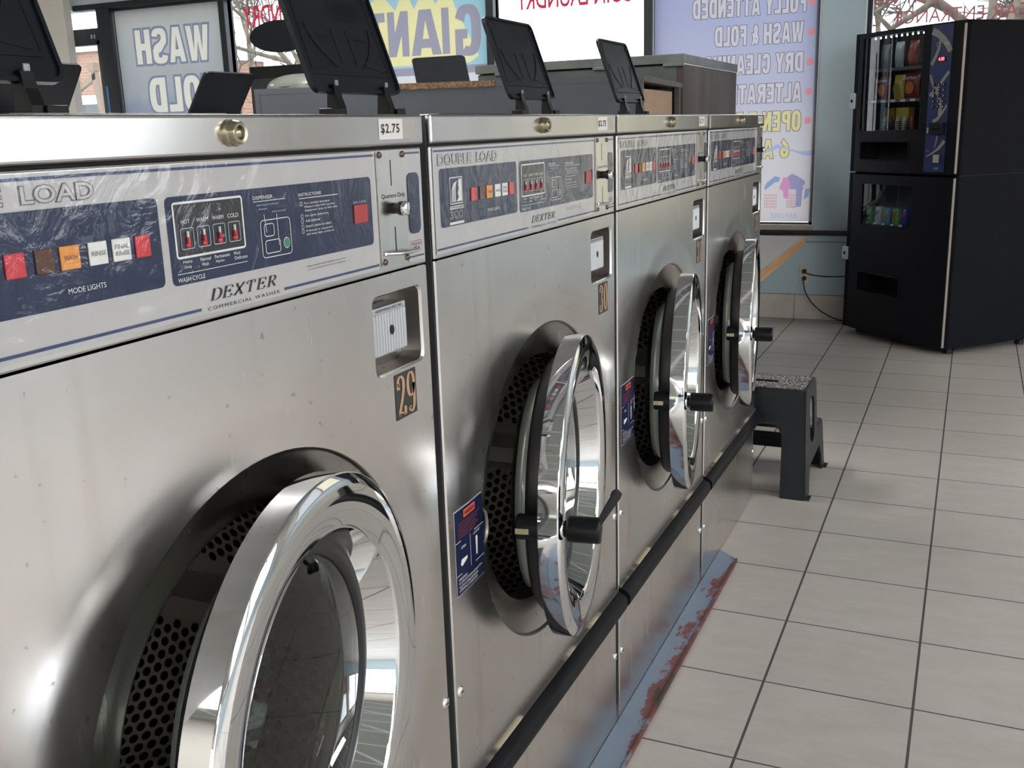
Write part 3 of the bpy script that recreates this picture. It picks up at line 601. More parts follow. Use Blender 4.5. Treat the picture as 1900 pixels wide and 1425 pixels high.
for i in range(8):
    for j in range(5):
        gm.append([(-0.557 + i * 0.0095, 0.652 + j * 0.017), (-0.5525 + i * 0.0095, 0.652 + j * 0.017), (-0.5525 + i * 0.0095, 0.664 + j * 0.017), (-0.557 + i * 0.0095, 0.664 + j * 0.017)])
        if i < 6: gm.append([(-0.428 + i * 0.0095, 0.652 + j * 0.017), (-0.4235 + i * 0.0095, 0.652 + j * 0.017), (-0.4235 + i * 0.0095, 0.664 + j * 0.017), (-0.428 + i * 0.0095, 0.664 + j * 0.017)])
R_.append((gm, M['vinyl_redmesh']))
R_.append((T('BEFORE', -0.520, 0.590, -0.369, 0.622), M['vinyl_bluepale']))
poster('window_poster', 'tall lilac window poster listing laundry services with red dots', [(-1.232, 0.572), (-0.276, 0.572), (-0.276, 2.10), (-1.232, 2.10)], R_, M['vinyl_lilac'])
# vinyl lettering on clear panes
def letters(label, items, y=YW + 0.056):
    mb = MB()
    for t, x0, z0, x1, z1, m, off in items:
        vs, fs = fit(text2d(t, off), x0, z0, x1, z1, True); mb.add([(u, y, v) for u, v in vs], fs, m)
    return tag(mb.build('window_lettering'), label, 'window lettering')
letters('narrow red reversed COIN LAUNDRY lettering on pane beside WASH poster', [('LAUNDRY', -4.256, 1.905, -3.70, 2.05, 'window_red', 0.012)])
letters('red reversed COIN LAUNDRY lettering high on bright pane beside GIANT poster', [('COIN LAUNDRY', -2.135, 1.872, -1.36, 1.985, 'window_red', 0.02)])
letters('thin dark red reversed PARKING lettering cut by top edge', [('PARKING', 0.003, 1.745, 0.54, 1.85, 'window_red2', 0.0)])
letters('thin dark red reversed ENTRANCE lettering just above vending machine', [('ENTRANCE', 0.113, 1.640, 0.555, 1.712, 'window_red2', 0.004)])
letters('thin dark red reversed REAR lettering at top right corner above vending machine', [('REAR', 0.590, 1.640, 0.820, 1.712, 'window_red2', 0.004)])
# dark oval disc hanging on a wire in the second window
t = empty('hanging_disc', (-3.53, 4.6, 1.77)); tag(t, 'black oval disc hanging on thin wire in front of clear window', 'hanging disc')
b = MB(); pts = circ_e(0, 0, 0.232, 0.098, 40); b.prism([(u, -0.01, v) for u, v in pts], (0, 0.02, 0), 'disc_black'); b.build('disc', t, bevel=0.004)
b = MB(); b.tube([(-0.225, 0, 0.02), (-0.232, 0, 0.25), (-0.23, 0, 0.97)], 0.0025, 'cord_black', 6); b.tube([(-0.228, 0, -0.02), (-0.205, 0, -0.06), (-0.21, 0, -0.14), (-0.225, 0.02, -0.2)], 0.002, 'cord_black', 6); b.build('wire', t)
b = MB(); b.box((-5.553, YW - 0.012, 1.30), (-5.536, YW - 0.002, 1.563), 'tape_blue'); tag(b.build('blue_strip'), 'light blue vertical strip on dark door post', 'strip')

# ================================================================= WASHING MACHINES
WD = 0.665; YC, ZC, R1, R2 = 0.3452, 0.6231, 0.2452, 0.1933
ZB, ZT = 0.270, 1.0045
def fmap(u, v, h): return (0.0 + h, u, v)
def shared(key, make, store={}):
    if key not in store: store[key] = make()
    return store[key]
def inst(key, name, parent, make, bevel=0.0, seg=2):
    """build once, then copy the object (shared mesh) under the next machine"""
    src = shared(key, lambda: None)
    reg = inst.reg
    if key in reg:
        o = reg[key].copy(); o.name = name; col.objects.link(o); o.parent = parent
        o.matrix_parent_inverse = Matrix(); return o
    mb = MB(); make(mb); o = mb.build(name, parent, bevel, seg); reg[key] = o; return o
inst.reg = {}

def mk_cabinet(b):
    x1 = -0.006
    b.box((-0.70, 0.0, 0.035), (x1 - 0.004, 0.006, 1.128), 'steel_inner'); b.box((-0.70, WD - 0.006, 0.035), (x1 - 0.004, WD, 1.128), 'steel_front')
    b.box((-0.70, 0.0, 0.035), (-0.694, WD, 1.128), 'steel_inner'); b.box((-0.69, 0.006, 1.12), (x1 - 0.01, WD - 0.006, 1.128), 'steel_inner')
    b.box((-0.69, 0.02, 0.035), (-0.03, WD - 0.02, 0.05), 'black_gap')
def mk_front(b):
    # flat sheet with a smooth dish around the door opening, door of the coin vault recessed at the upper right
    n = 96; rin = R1; ro = 0.300
    rings = []
    def prof(r):
        t = max(0.0, (ro - r) / (ro - R1)); return -0.0022 * t * t * (3 - 2 * t)
    K = 9
    for k in range(K + 1):
        r = ro + (R1 - ro) * k / K
        rings.append([(prof(r), YC + r * cos(2 * pi * i / n), ZC + r * sin(2 * pi * i / n)) for i in range(n)])
    vs = [v for r in rings for v in r]; fs = [(k * n + i, k * n + (i + 1) % n, (k + 1) * n + (i + 1) % n, (k + 1) * n + i) for k in range(K) for i in range(n)]
    fs = [f[::-1] for f in fs]
    b.add(vs, fs, 'steel_front', True)
    hole = [(YC + ro * cos(2 * pi * i / n), ZC + ro * sin(2 * pi * i / n)) for i in range(n)]
    vault = rrect(0.541, 0.895, 0.648, 0.984, 0.010)
    e = 0.003
    plate(fmap, rrect(e, ZB, WD - e, ZT, 0.004, 2), holes=[hole, vault], base='steel_front', mb=b, smooth=True)
    # returns of the sheet
    for y, s_ in ((e, -1), (WD - e, 1)):
        b.add([(0, y, ZB), (0, y, ZT), (-0.002, y + s_ * 0.002, ZT), (-0.002, y + s_ * 0.002, ZB), (-0.02, y + s_ * 0.002, ZT), (-0.02, y + s_ * 0.002, ZB)], [(0, 1, 2, 3), (3, 2, 4, 5)] if s_ < 0 else [(3, 2, 1, 0), (5, 4, 2, 3)], 'steel_trim')
    # vault recess
    vp = vault; m = len(vp); d = 0.030
    b.add([(0, u, v) for u, v in vp] + [(-0.003, u, v) for u, v in rrect(0.543, 0.897, 0.646, 0.982, 0.010)], [(i, (i + 1) % m, m + (i + 1) % m, m + i) for i in range(m)], 'steel_trim', True)
    q = rrect(0.543, 0.897, 0.646, 0.982, 0.010)
    b.add([(-0.003, u, v) for u, v in q] + [(-d, u, v) for u, v in q], [(i, (i + 1) % m, m + (i + 1) % m, m + i) for i in range(m)], 'steel_inner', True)
    b.add([(-d, u, v) for u, v in q], [tuple(range(m))], 'steel_inner')
def mk_bell(b):
    # rolled edge and sloping bell between sheet and tub
    b.lathe([(-0.0022, R1), (-0.0030, R1 - 0.0010), (-0.0050, R1 - 0.0018), (-0.0085, R1 - 0.0026)], 'steel_front', (0, YC, ZC), n=96)
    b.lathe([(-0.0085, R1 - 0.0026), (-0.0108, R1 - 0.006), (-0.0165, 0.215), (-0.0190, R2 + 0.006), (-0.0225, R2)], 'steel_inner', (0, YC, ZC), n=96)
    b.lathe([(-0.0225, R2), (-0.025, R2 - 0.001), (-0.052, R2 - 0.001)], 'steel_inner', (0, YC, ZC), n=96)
def mk_notch(b):
    a0 = radians(180 - 1); cy, cz = YC - 0.2185, ZC - 0.002
    pts = circ_e(cy, cz, 0.016, 0.026, 24)
    b.add([(-0.0165, u - 0.0, v) for u, v in pts] , [tuple(range(24))], 'hole_black')
    b.add([(-0.0165, u, v) for u, v in pts] + [(-0.0130, u * 1.0, v) for u, v in circ_e(cy, cz, 0.0175, 0.028, 24)], [(i, (i + 1) % 24, 24 + (i + 1) % 24, 24 + i) for i in range(24)], 'steel_inner', True)
def mk_drum(b):
    RD = 0.222
    b.lathe([(-0.050, R2 - 0.002), (-0.052, RD), (-0.058, RD)], 'rubber', (0, YC, ZC), n=64)
    b.lathe([(-0.058, RD - 0.012), (-0.060, RD), (-0.44, RD), (-0.46, RD - 0.03), (-0.47, 0.0)], 'drum_steel', (0, YC, ZC), n=96)
    # perforations: dark domed holes in staggered rows, absent under the three lifter ribs
    dr = 0.0165; na = int(2 * pi * RD / dr)
    for k in range(24):
        xx = -0.072 - k * 0.0145
        for i in range(na):
            ang = 2 * pi * (i + 0.5 * (k % 2)) / na; d = (math.degrees(ang) + 14) % 120
            if d < 17 or d > 113: continue
            cy, cz = cos(ang), sin(ang); c0 = Vector((xx, YC + (RD - 0.0012) * cy, ZC + (RD - 0.0012) * cz)); t = Vector((0, -cz, cy)); a = Vector((1, 0, 0)); nn = Vector((0, -cy, -cz))
            m = 8; ring = [c0 + 0.0062 * (cos(2 * pi * q / m) * a + sin(2 * pi * q / m) * t) for q in range(m)]; ring2 = [c0 + nn * 0.0014 + 0.0036 * (cos(2 * pi * q / m) * a + sin(2 * pi * q / m) * t) for q in range(m)]
            b.add(ring + ring2 + [c0 + nn * 0.0020], [(q, (q + 1) % m, m + (q + 1) % m, m + q) for q in range(m)] + [(m + q, m + (q + 1) % m, 2 * m) for q in range(m)], 'hole_black', True)
    for j in range(3):
        ang = radians(-11 + 120 * j + 0)
        c_, s_ = cos(ang), sin(ang); t = Vector((0, -s_, c_)); n_ = Vector((0, -c_, -s_)); base = Vector((0, YC + RD * c_, ZC + RD * s_))
        pr_ = [base - t * 0.034, base - t * 0.013 + n_ * 0.05, base + t * 0.013 + n_ * 0.05, base + t * 0.034]
        b.prism([p + Vector((-0.075, 0, 0)) for p in pr_], (-0.36, 0, 0), 'drum_steel')
def mk_kick(b):
    e = 0.003
    b.box((-0.02, e, 0.0045), (-0.0005, WD - e, 0.262), 'steel_front')
    b.box((-0.30, 0.02, 0.0), (-0.03, WD - 0.02, 0.012), 'black_gap')
def mk_bumper(b):
    pts = [(0.0, ZB + 0.016), (0.005, ZB + 0.0150), (0.018, ZB + 0.009), (0.0225, ZB + 0.001), (0.0225, ZB - 0.012), (0.020, ZB - 0.018), (0.012, ZB - 0.022), (0.0, ZB - 0.023)]
    b.prism([(x, 0.001, z) for x, z in pts], (0, WD - 0.002, 0), 'bumper_rubber', True)
    b.box((0.0, 0.001, ZB + 0.015), (0.004, WD - 0.001, ZB + 0.0185), 'seal_yellow'); b.box((0.0, 0.001, ZB - 0.031), (0.010, WD - 0.001, ZB - 0.023), 'black_plastic')
def mk_lid(b):
    b.box((-0.72, 0.0, 1.1385), (0.0035, WD, 1.1712), 'steel_lid')
def mk_side(b): b.box((-0.699, -0.0008, 0.035), (-0.003, 0.0002, 1.1700), 'side_grey')
def mk_gap(b): b.box((-0.60, 0.004, 1.1280), (-0.008, WD - 0.004, 1.1386), 'black_gap')  # black strip puts the shadow line below the top cover into colour
def mk_ctl(b):
    b.box((-0.02, 0.0015, 1.0062), (0.0, WD - 0.0015, 1.1360), 'steel_trim')
def mk_ctlart(b_):
    a = Art(lambda u, v, h: (0.0003 + h, u, v))
    a.rect(0.006, 1.0115, 0.5605, 1.1335, 'film_silver', 0.0002, 0.002); a.rect(0.623, 1.0115, 0.6590, 1.1335, 'film_silver', 0.0002, 0.002)
    a.line((0.008, 1.1300), (0.5600, 1.1300), 0.0022, 'film_blueline', 0.0006); a.line((0.624, 1.1300), (0.658, 1.1300), 0.002, 'film_blueline', 0.0006)
    a.line((0.008, 1.0165), (0.281, 1.0165), 0.0024, 'film_blueline', 0.0006); a.line((0.393, 1.0165), (0.560, 1.0165), 0.0024, 'film_blueline', 0.0006); a.line((0.624, 1.0165), (0.658, 1.0165), 0.002, 'film_blueline', 0.0006)
    a.outline('DOUBLE  LOAD', 0.0175, 1.1130, 0.1840, 1.1260, 'film_ghost', 'film_silver', 0.0006, 0.040, off=0.015)
    a.rect(0.0200, 1.0410, 0.2440, 1.1095, 'film_navy', 0.0005, 0.005); a.rect(0.2520, 1.0395, 0.5520, 1.1090, 'film_navy', 0.0005, 0.005)
    # horse-head emblem: plain arched strokes in a white box
    a.rect(0.0450, 1.0665, 0.0785, 1.0985, 'film_white', 0.0009, 0.001); a.rect(0.0462, 1.0677, 0.0773, 1.0973, 'film_navy', 0.0012, 0.001)
    for k in range(3): a.poly([(0.048 + k * 0.004, 1.069), (0.049 + k * 0.004, 1.083 + k * 0.003), (0.054 + k * 0.0035, 1.092 + k * 0.001), (0.0555 + k * 0.0035, 1.091 + k * 0.001), (0.0515 + k * 0.004, 1.082 + k * 0.003), (0.0505 + k * 0.004, 1.069)], 'film_white', 0.0015)
    a.poly([(0.060, 1.0695), (0.0755, 1.0695), (0.0755, 1.096), (0.070, 1.096), (0.066, 1.089), (0.0675, 1.085), (0.0645, 1.079), (0.067, 1.074)], 'film_white', 0.0015)
    a.poly([(0.0655, 1.093), (0.069, 1.0975 - 0.0005), (0.0685, 1.090)], 'film_white', 0.0015)
    a.rect(0.0440, 1.0605, 0.0800, 1.0645, 'film_white', 0.0009); a.text('THOROUGHBRED', 0.0450, 1.0613, 0.0790, 1.0637, 'film_navy', 0.0012, off=0.01)
    a.outline('300', 0.0440, 1.0490, 0.0795, 1.0590, 'film_white', 'film_navy', 0.0009, 0.03, off=0.0); a.rect(0.0420, 1.0425, 0.0798, 1.0455, 'film_white', 0.0009)
    a.text('MODE LIGHTS', 0.1494, 1.0500, 0.1839, 1.0538, 'film_white', 0.0009)
    # display, its four windows, captions
    a.frame(0.2588, 1.0600, 0.3443, 1.1045, 0.0018, 'film_white', 0.0009, 0.003); a.rect(0.2610, 1.0622, 0.3421, 1.1023, 'film_black', 0.0007, 0.002)
    for i, t in enumerate(('HOT', 'WARM', 'WARM', 'COLD')):
        x0 = 0.2652 + i * 0.0192
        a.frame(x0, 1.0669, x0 + 0.0155, 1.0838, 0.0006, 'film_pale', 0.0012, 0.002); a.text(t, x0 + (0.002 if t == 'HOT' else 0.0005), 1.0872, x0 + (0.012 if t == 'HOT' else 0.0145), 1.0905, 'film_white', 0.0012)
    for x0, t1, t2 in ((0.2655, 'Heavy', 'Duty'), (0.2855, 'Normal', 'Wash'), (0.3030, 'Permanent', 'Nylon'), (0.3270, 'Wool', 'Delicate')):
        a.text(t1, x0, 1.0556, x0 + 0.0028 * len(t1) * 0.75, 1.0585, 'film_white', 0.0009); a.text(t2, x0 + 0.001, 1.0515, x0 + 0.001 + 0.0028 * len(t2) * 0.75, 1.0543, 'film_white', 0.0009)
    a.line((0.2581, 1.0482), (0.3442, 1.0482), 0.0005, 'film_white', 0.0009); a.text('WASH CYCLE', 0.2575, 1.0418, 0.2892, 1.0453, 'film_white', 0.0009)
    a.text('DISPENSER', 0.3589, 1.0992, 0.3868, 1.1022, 'film_white', 0.0009); a.line((0.359, 1.0975), (0.405, 1.0975), 0.0005, 'film_white', 0.0009)
    a.text('Add liquid softener', 0.363, 1.0930, 0.395, 1.0950, 'film_pale', 0.0009); a.text('Detergent', 0.366, 1.0895, 0.378, 1.0915, 'film_pale', 0.0009); a.text('Add powder', 0.384, 1.0860, 0.405, 1.0882, 'film_pale', 0.0009)
    a.frame(0.3660, 1.0475, 0.4095, 1.0810, 0.0007, 'film_white', 0.0009, 0.004); a.frame(0.3705, 1.0660, 0.3850, 1.0775, 0.0007, 'film_white', 0.0012, 0.003); a.frame(0.3705, 1.0510, 0.3925, 1.0630, 0.0007, 'film_white', 0.0012, 0.003)
    a.poly(circle(0.4020, 1.0580, 0.0050, 20), 'film_white', 0.0010); a.poly(circle(0.4020, 1.0580, 0.0044, 20), 'film_green', 0.0013); a.line((0.372, 1.086), (0.374, 1.070), 0.0006, 'film_white', 0.0012); a.line((0.390, 1.085), (0.3905, 1.057), 0.0006, 'film_white', 0.0012)
    a.text('INSTRUCTIONS', 0.4255, 1.0975, 0.4616, 1.1003, 'film_white', 0.0009); a.line((0.426, 1.0955), (0.490, 1.0955), 0.0006, 'film_white', 0.0009)
    lines = ((1.0905, 'Pour powder detergent'), (1.0872, 'Measure one half cup into'), (1.0839, 'dispenser tray at left side'), (1.0790, 'Set cycle selection'), (1.0745, 'Add softener'), (1.0695, 'Insert coins to start'), (1.0650, 'If bleach is required,'), (1.0617, 'add when light comes on'))
    for z, t in lines: a.text(t, 0.4335, z - 0.0012, 0.4335 + len(t) * 0.0020, z + 0.0012, 'film_white', 0.0009)
    for i, z in enumerate((1.0905, 1.0790, 1.0745, 1.0695, 1.0650)): a.frame(0.4268, z - 0.0018, 0.4304, z + 0.0018, 0.0004, 'film_white', 0.0009, 0.0008)
    a.text('IN USE', 0.5175, 1.0840, 0.540, 1.0862, 'film_pale', 0.0009)
    a.text('Door Locks when machine starts, and', 0.4312, 1.0310, 0.4965, 1.0332, 'film_ghost', 0.0006); a.text('remains locked until cycle is completed.', 0.4312, 1.0278, 0.4965, 1.0300, 'film_ghost', 0.0006)
    a.text('DEXTER', 0.2925, 1.0215, 0.3830, 1.0315, 'film_black', 0.0006, pen=True, shear=0.25, adv=0.84, thick=0.085, thin=0.022)
    a.text('COMMERCIAL WASHER', 0.2888, 1.0140, 0.3862, 1.0170, 'film_black', 0.0006, space=1.3)
    a.frame(0.6278, 1.0212, 0.6540, 1.0338, 0.0006, 'film_red', 0.0006, 0.001); a.text('MADE IN', 0.6310, 1.0285, 0.6510, 1.0318, 'film_black', 0.0006); a.text('USA', 0.6320, 1.0225, 0.6500, 1.0275, 'film_black', 0.0006, off=0.015)
    b_.v, b_.f, b_.m, b_.s, b_.mats = a.b.v, a.b.f, a.b.m, a.b.s, a.b.mats
def mk_light(m, u0, u1, text=None):
    def f(b):
        b.box((0.0006, u0, 1.0668), (0.0022, u1, 1.0832), m)
        if text:
            a = Art(lambda u, v, h: (0.0023 + h, u, v)); n = len(text)
            for i, t in enumerate(text):
                zc = 1.0750 + (n - 1) * 0.0025 - i * 0.005; w_ = (u1 - u0) * (0.78 if len(t) > 4 or n > 1 else 0.7)
                a.text(t, (u0 + u1 - w_) / 2, zc - 0.0017, (u0 + u1 + w_) / 2, zc + 0.0017, 'film_ghost', 0.0002)
            b.add(a.b.v, a.b.f, 'film_ghost')
    return f
def mk_sel(i):
    def f(b):
        x0 = 0.2652 + i * 0.0192 + 0.0077
        b.box((0.0014, x0 - 0.0012, 1.0690), (0.0032, x0 + 0.0012, 1.0765), 'film_red'); b.box((0.0014, x0 - 0.0007, 1.0765), (0.0028, x0 + 0.0007, 1.0812), 'film_white'); b.lathe([(0.0014, 0.0024), (0.0034, 0.0018), (0.0036, 0.0)], 'film_red', (0, x0, 1.0700), n=12)
    return f
def mk_coin(b):
    b.box((0.0, 0.5625, 1.0140), (0.0035, 0.6200, 1.1345), 'steel_trim')
    b.box((0.0030, 0.5885, 1.0975), (0.0037, 0.5902, 1.1245), 'hole_black'); b.box((0.0030, 0.5912, 1.0240), (0.0037, 0.5932, 1.0540), 'hole_black')
    a = Art(lambda u, v, h: (0.0036 + h, u, v)); a.text('Quarters Only', 0.5680, 1.0835, 0.6165, 1.0895, 'label_black', 0.0003); b.add(a.b.v, a.b.f, 'label_black')
def mk_screw(u, v, x=0.0035, r=0.0045, m_='chrome_soft'):
    def f(b):
        b.lathe([(x, r), (x + 0.0015, r * 0.9), (x + 0.0025, r * 0.55), (x + 0.0022, 0)], m_, (0, u, v), n=16); b.box((x + 0.0022, u - r * 0.5, v - 0.0004), (x + 0.0028, u + r * 0.5, v + 0.0004), 'hole_black')
    return f
def mk_knob(b):
    b.lathe([(0.0035, 0.0060), (0.010, 0.0060), (0.011, 0.0075), (0.016, 0.0078)], 'black_plastic', (0, 0.5920, 1.0735), n=24); b.lathe([(0.016, 0.0078), (0.0200, 0.0076), (0.0212, 0.0062), (0.0206, 0.0)], 'chrome_soft', (0, 0.5920, 1.0735), n=24)
def mk_lever(b):
    b.tube([(0.006, 0.566, 1.0275), (0.010, 0.585, 1.0260), (0.012, 0.606, 1.0255), (0.010, 0.628, 1.0245)], [0.0018, 0.0026, 0.0026, 0.0012], 'chrome_soft', 8)
def mk_lens(b):
    b.prism([(0.0004, u, v) for u, v in rrect(0.6270, 1.0420, 0.6525, 1.1088, 0.008, 6)], (0.0014, 0, 0), 'film_navy')
def mk_lock(b):
    c = (0.0, 0.3360, 1.1560)
    b.lathe([(0.003, 0.0108), (0.007, 0.0111), (0.008, 0.0105), (0.0130, 0.0092), (0.0136, 0.0086), (0.0132, 0.0057)], 'brass_dull', c, n=32, crisp=True)
    b.lathe([(0.0132, 0.0057), (0.0110, 0.0056), (0.0110, 0.0040), (0.0132, 0.0038), (0.0132, 0.0)], 'brass_dull', c, n=32); b.lathe([(0.0113, 0.0056), (0.0113, 0.0039)], 'hole_black', c, n=32)
    b.box((0.0128, 0.3352, 1.1595), (0.0135, 0.3368, 1.1620), 'hole_black')
def mk_price(b):
    a = Art(lambda u, v, h: (0.0036 + h, u, v)); a.rect(0.5700, 1.1455, 0.6190, 1.1665, 'label_white', 0.0002, 0.001); a.text('$2.75', 0.5740, 1.1505, 0.6120, 1.1615, 'label_black', 0.0005, off=0.02, space=1.12)
    b.add(a.b.v, a.b.f, 'label_white'); b.m = [b.mi('label_white')] * len(b.f)
    b.v, b.f, b.m, b.s, b.mats = a.b.v, a.b.f, a.b.m, a.b.s, a.b.mats
def mk_tape(b):
    a = Art(lambda u, v, h: (0.0036 + h, u, v)); a.poly([(0.6185, 1.1455), (0.6480, 1.1458), (0.6470, 1.1662), (0.6185, 1.1665)], 'tape_grey', 0.0001)
    b.v, b.f, b.m, b.s, b.mats = a.b.v, a.b.f, a.b.m, a.b.s, a.b.mats
def mk_vault(b):
    # coin vault door: zinc block with fluted face, lock hole
    b.box((-0.028, 0.5485, 0.9150), (-0.006, 0.6215, 0.9695), 'zinc')
def mk_vaultface(b):
    y0, y1, z0, z1 = 0.5505, 0.6195, 0.9175, 0.9625
    n = 12
    for i in range(n):
        a0 = y0 + (y1 - y0) * i / n; a1 = y0 + (y1 - y0) * (i + 1) / n
        b.add([(-0.0060, a0 + 0.0008, z0), (-0.0045, (a0 + a1) / 2 - 0.0012, z0), (-0.0045, (a0 + a1) / 2 + 0.0012, z0), (-0.0060, a1 - 0.0008, z0), (-0.0060, a0 + 0.0008, z1), (-0.0045, (a0 + a1) / 2 - 0.0012, z1), (-0.0045, (a0 + a1) / 2 + 0.0012, z1), (-0.0060, a1 - 0.0008, z1)], [(0, 1, 5, 4), (1, 2, 6, 5), (2, 3, 7, 6)], 'zinc')
        b.add([(-0.0058, a1 - 0.0008, z0), (-0.0058, a1 + 0.0008, z0), (-0.0058, a1 + 0.0008, z1), (-0.0058, a1 - 0.0008, z1)], [(0, 1, 2, 3)], 'label_black')
    a = Art(lambda u, v, h: (-0.0058 + h, u, v)); a.text('GREENWALD IND. INC.', 0.556, 0.9645, 0.614, 0.9675, 'label_black', 0.0002); a.poly(circ_e(0.5860, 0.9416, 0.0048, 0.0055, 20), 'hole_black', 0.0018); b.add(a.b.v, a.b.f, 'hole_black')
def mk_warn(b):
    a = Art(fmap, False); h0 = 0.0004
    U0, U1, V0, V1 = 0.0165, 0.1022, 0.5675, 0.6840
    def rr(u): return u
    # the sheet dishes gently here; the decal follows it
    def mp(u, v, h):
        r = sqrt((u - YC) ** 2 + (v - ZC) ** 2); t = max(0.0, (0.298 - r) / (0.298 - R1)); return (-0.0022 * t * t * (3 - 2 * t) + h + 0.0006, u, v)
    a.mp = mp
    def grid(u0, v0, u1, v1, m, h, n=8):
        vs = [mp(u0 + (u1 - u0) * i / n, v0 + (v1 - v0) * j / n, h) for i in range(n + 1) for j in range(n + 1)]
        fs = [(i * (n + 1) + j, (i + 1) * (n + 1) + j, (i + 1) * (n + 1) + j + 1, i * (n + 1) + j + 1) for i in range(n) for j in range(n)]; a.b.add(vs, fs, m, True)
    grid(U0, V0, U1, V1, 'label_white', 0.0002); grid(U0 + 0.0008, V0 + 0.0008, U1 - 0.0008, V1 - 0.0008, 'label_navy', 0.0006)
    a.line((U0, 0.6408), (U1, 0.6408), 0.0008, 'label_white', 0.0010); a.line((U0, 0.5958), (U1, 0.5958), 0.0008, 'label_white', 0.0010); a.line((0.0590, 0.5958), (0.0590, 0.6408), 0.0008, 'label_white', 0.0010)
    a.rect(0.0420, 0.6690, 0.0770, 0.6795, 'label_red', 0.0010, 0.001); a.text('WARNING', 0.0445, 0.6715, 0.0745, 0.6770, 'label_navy', 0.0014, off=0.01)
    for i, t in enumerate(('DO NOT PUT HANDS INTO WASHER', 'TO ADD OR REMOVE CLOTHES', 'WHILE DRUM IS TURNING.', 'KEEP CHILDREN FROM WASHER', 'LET ADULTS OPERATE IT')):
        z = 0.6640 - i * 0.0045; a.text(t, 0.0260, z - 0.0014, 0.0260 + 0.0024 * len(t), z + 0.0014, 'label_redtext', 0.0010)
    a.text('OPEN', 0.0320, 0.6290, 0.0450, 0.6325, 'label_white', 0.0010); a.text('LATCHED', 0.0700, 0.6345, 0.0900, 0.6380, 'label_white', 0.0010)
    a.poly([(0.0290, 0.6090), (0.0330, 0.6055), (0.0480, 0.6110), (0.0490, 0.6150), (0.0320, 0.6150)], 'label_white', 0.0010); a.poly([(0.0770, 0.6040), (0.0810, 0.6040), (0.0830, 0.6280), (0.0800, 0.6310), (0.0760, 0.6290)], 'label_white', 0.0010)
    for i, t in enumerate(('IMPORTANT:', 'IN CASE OF POWER INTERRUPTION,', 'ALLOW 3.5 MINUTES BEFORE', 'ATTEMPTING TO OPEN DOOR')):
        z = 0.5895 - i * 0.0052; a.text(t, 0.0225, z - 0.0017, 0.0225 + 0.0024 * len(t), z + 0.0017, 'label_white', 0.0010)
    b.v, b.f, b.m, b.s, b.mats = a.b.v, a.b.f, a.b.m, a.b.s, a.b.mats
def mk_number(t):
    def f(b):
        a = Art(fmap); a.rect(0.5765, 0.8390, 0.6240, 0.8915, 'sticker_black', 0.0004, 0.0015); a.text(t, 0.5795, 0.8415, 0.6210, 0.8890, 'sticker_gold', 0.0008, pen=True, thick=0.112, thin=0.018, adv=0.84)
        b.v, b.f, b.m, b.s, b.mats = a.b.v, a.b.f, a.b.m, a.b.s, a.b.mats
    return f
# door, built around its own centre: axis +x, then turned by its opening angle
def mk_ring(b):
    b.lathe([(-0.0290, 0.2215), (-0.0290, 0.2280)], 'chrome', n=128); b.lathe([(-0.0290, 0.2280), (-0.0282, 0.2290)], 'chrome', n=128)
    b.lathe([(-0.0282, 0.2290), (-0.0020, 0.2300)], 'chrome', n=128); b.lathe([(-0.0020, 0.2300), (-0.0010, 0.2298), (0.0000, 0.2290)], 'chrome', n=128)
    b.lathe([(0.0000, 0.2290), (0.0016, 0.2262), (0.0030, 0.2226), (0.0040, 0.2186)], 'chrome', n=128); b.lathe([(0.0040, 0.2186), (0.0043, 0.2120), (0.0036, 0.2020), (0.0018, 0.1900), (-0.0010, 0.1790)], 'chrome', n=128)
    b.lathe([(-0.0010, 0.1790), (-0.0024, 0.1768), (-0.0044, 0.1757)], 'chrome', n=128); b.lathe([(-0.0044, 0.1757), (-0.0360, 0.1640)], 'chrome', n=128)
    b.lathe([(-0.0290, 0.2215), (-0.0200, 0.2180), (-0.0200, 0.19)], 'rubber', n=96)
def mk_gasket(b):
    b.lathe([(-0.0355, 0.1645), (-0.0330, 0.1600), (-0.0330, 0.1500), (-0.0400, 0.1470)], 'rubber', n=96)
    b.lathe([(-0.0200, 0.2000), (-0.0480, 0.1950), (-0.0540, 0.1890), (-0.0540, 0.1700), (-0.0500, 0.1620)], 'rubber', n=96)
def mk_bowl(b):
    b.lathe([(-0.0370, 0.1500), (-0.0330, 0.1380), (-0.0300, 0.0900), (-0.0290, 0.0)], 'bowl_glass', n=96)
    b.lathe([(-0.0500, 0.1640), (-0.0680, 0.1610), (-0.0800, 0.1500), (-0.0880, 0.1300), (-0.0930, 0.0900), (-0.0950, 0.0)], 'bowl_glass', n=96)
def mk_bowlrim(b): b.lathe([(-0.050, 0.1645), (-0.062, 0.1665), (-0.074, 0.1625), (-0.074, 0.1585), (-0.062, 0.1610)], 'glass_rim', n=96)
def mk_dhandle(lev):
    def f(b):
        z = 0.012; y = -0.2125
        b.lathe([(0.0020, 0.0095), (0.0100, 0.0095), (0.0100, 0.0165), (0.0130, 0.0180), (0.0500, 0.0180), (0.0540, 0.0170), (0.0545, 0.0)], 'black_plastic', (0, y, z), n=28)
        b.lathe([(-0.0270, 0.0160), (-0.0560, 0.0180), (-0.0590, 0.0170), (-0.0595, 0.0)], 'black_plastic', (0, y, z), n=28)
        b.lathe([(-0.003, 0.0135), (0.0080, 0.0125), (0.0090, 0.0)], 'chrome', (0, y, z), n=24)
        if lev: b.prism([(0.0500, y - 0.004, z + 0.014), (0.0560, y - 0.004, z + 0.010), (0.0790, y + 0.012, z + 0.042), (0.0720, y + 0.012, z + 0.049), (0.0660, y + 0.010, z + 0.046)], (0, 0.02, 0), 'black_plastic')
        b.box((-0.0585, y - 0.0185, z - 0.004), (-0.0400, y - 0.0125, z + 0.004), 'brass_dull')
    return f
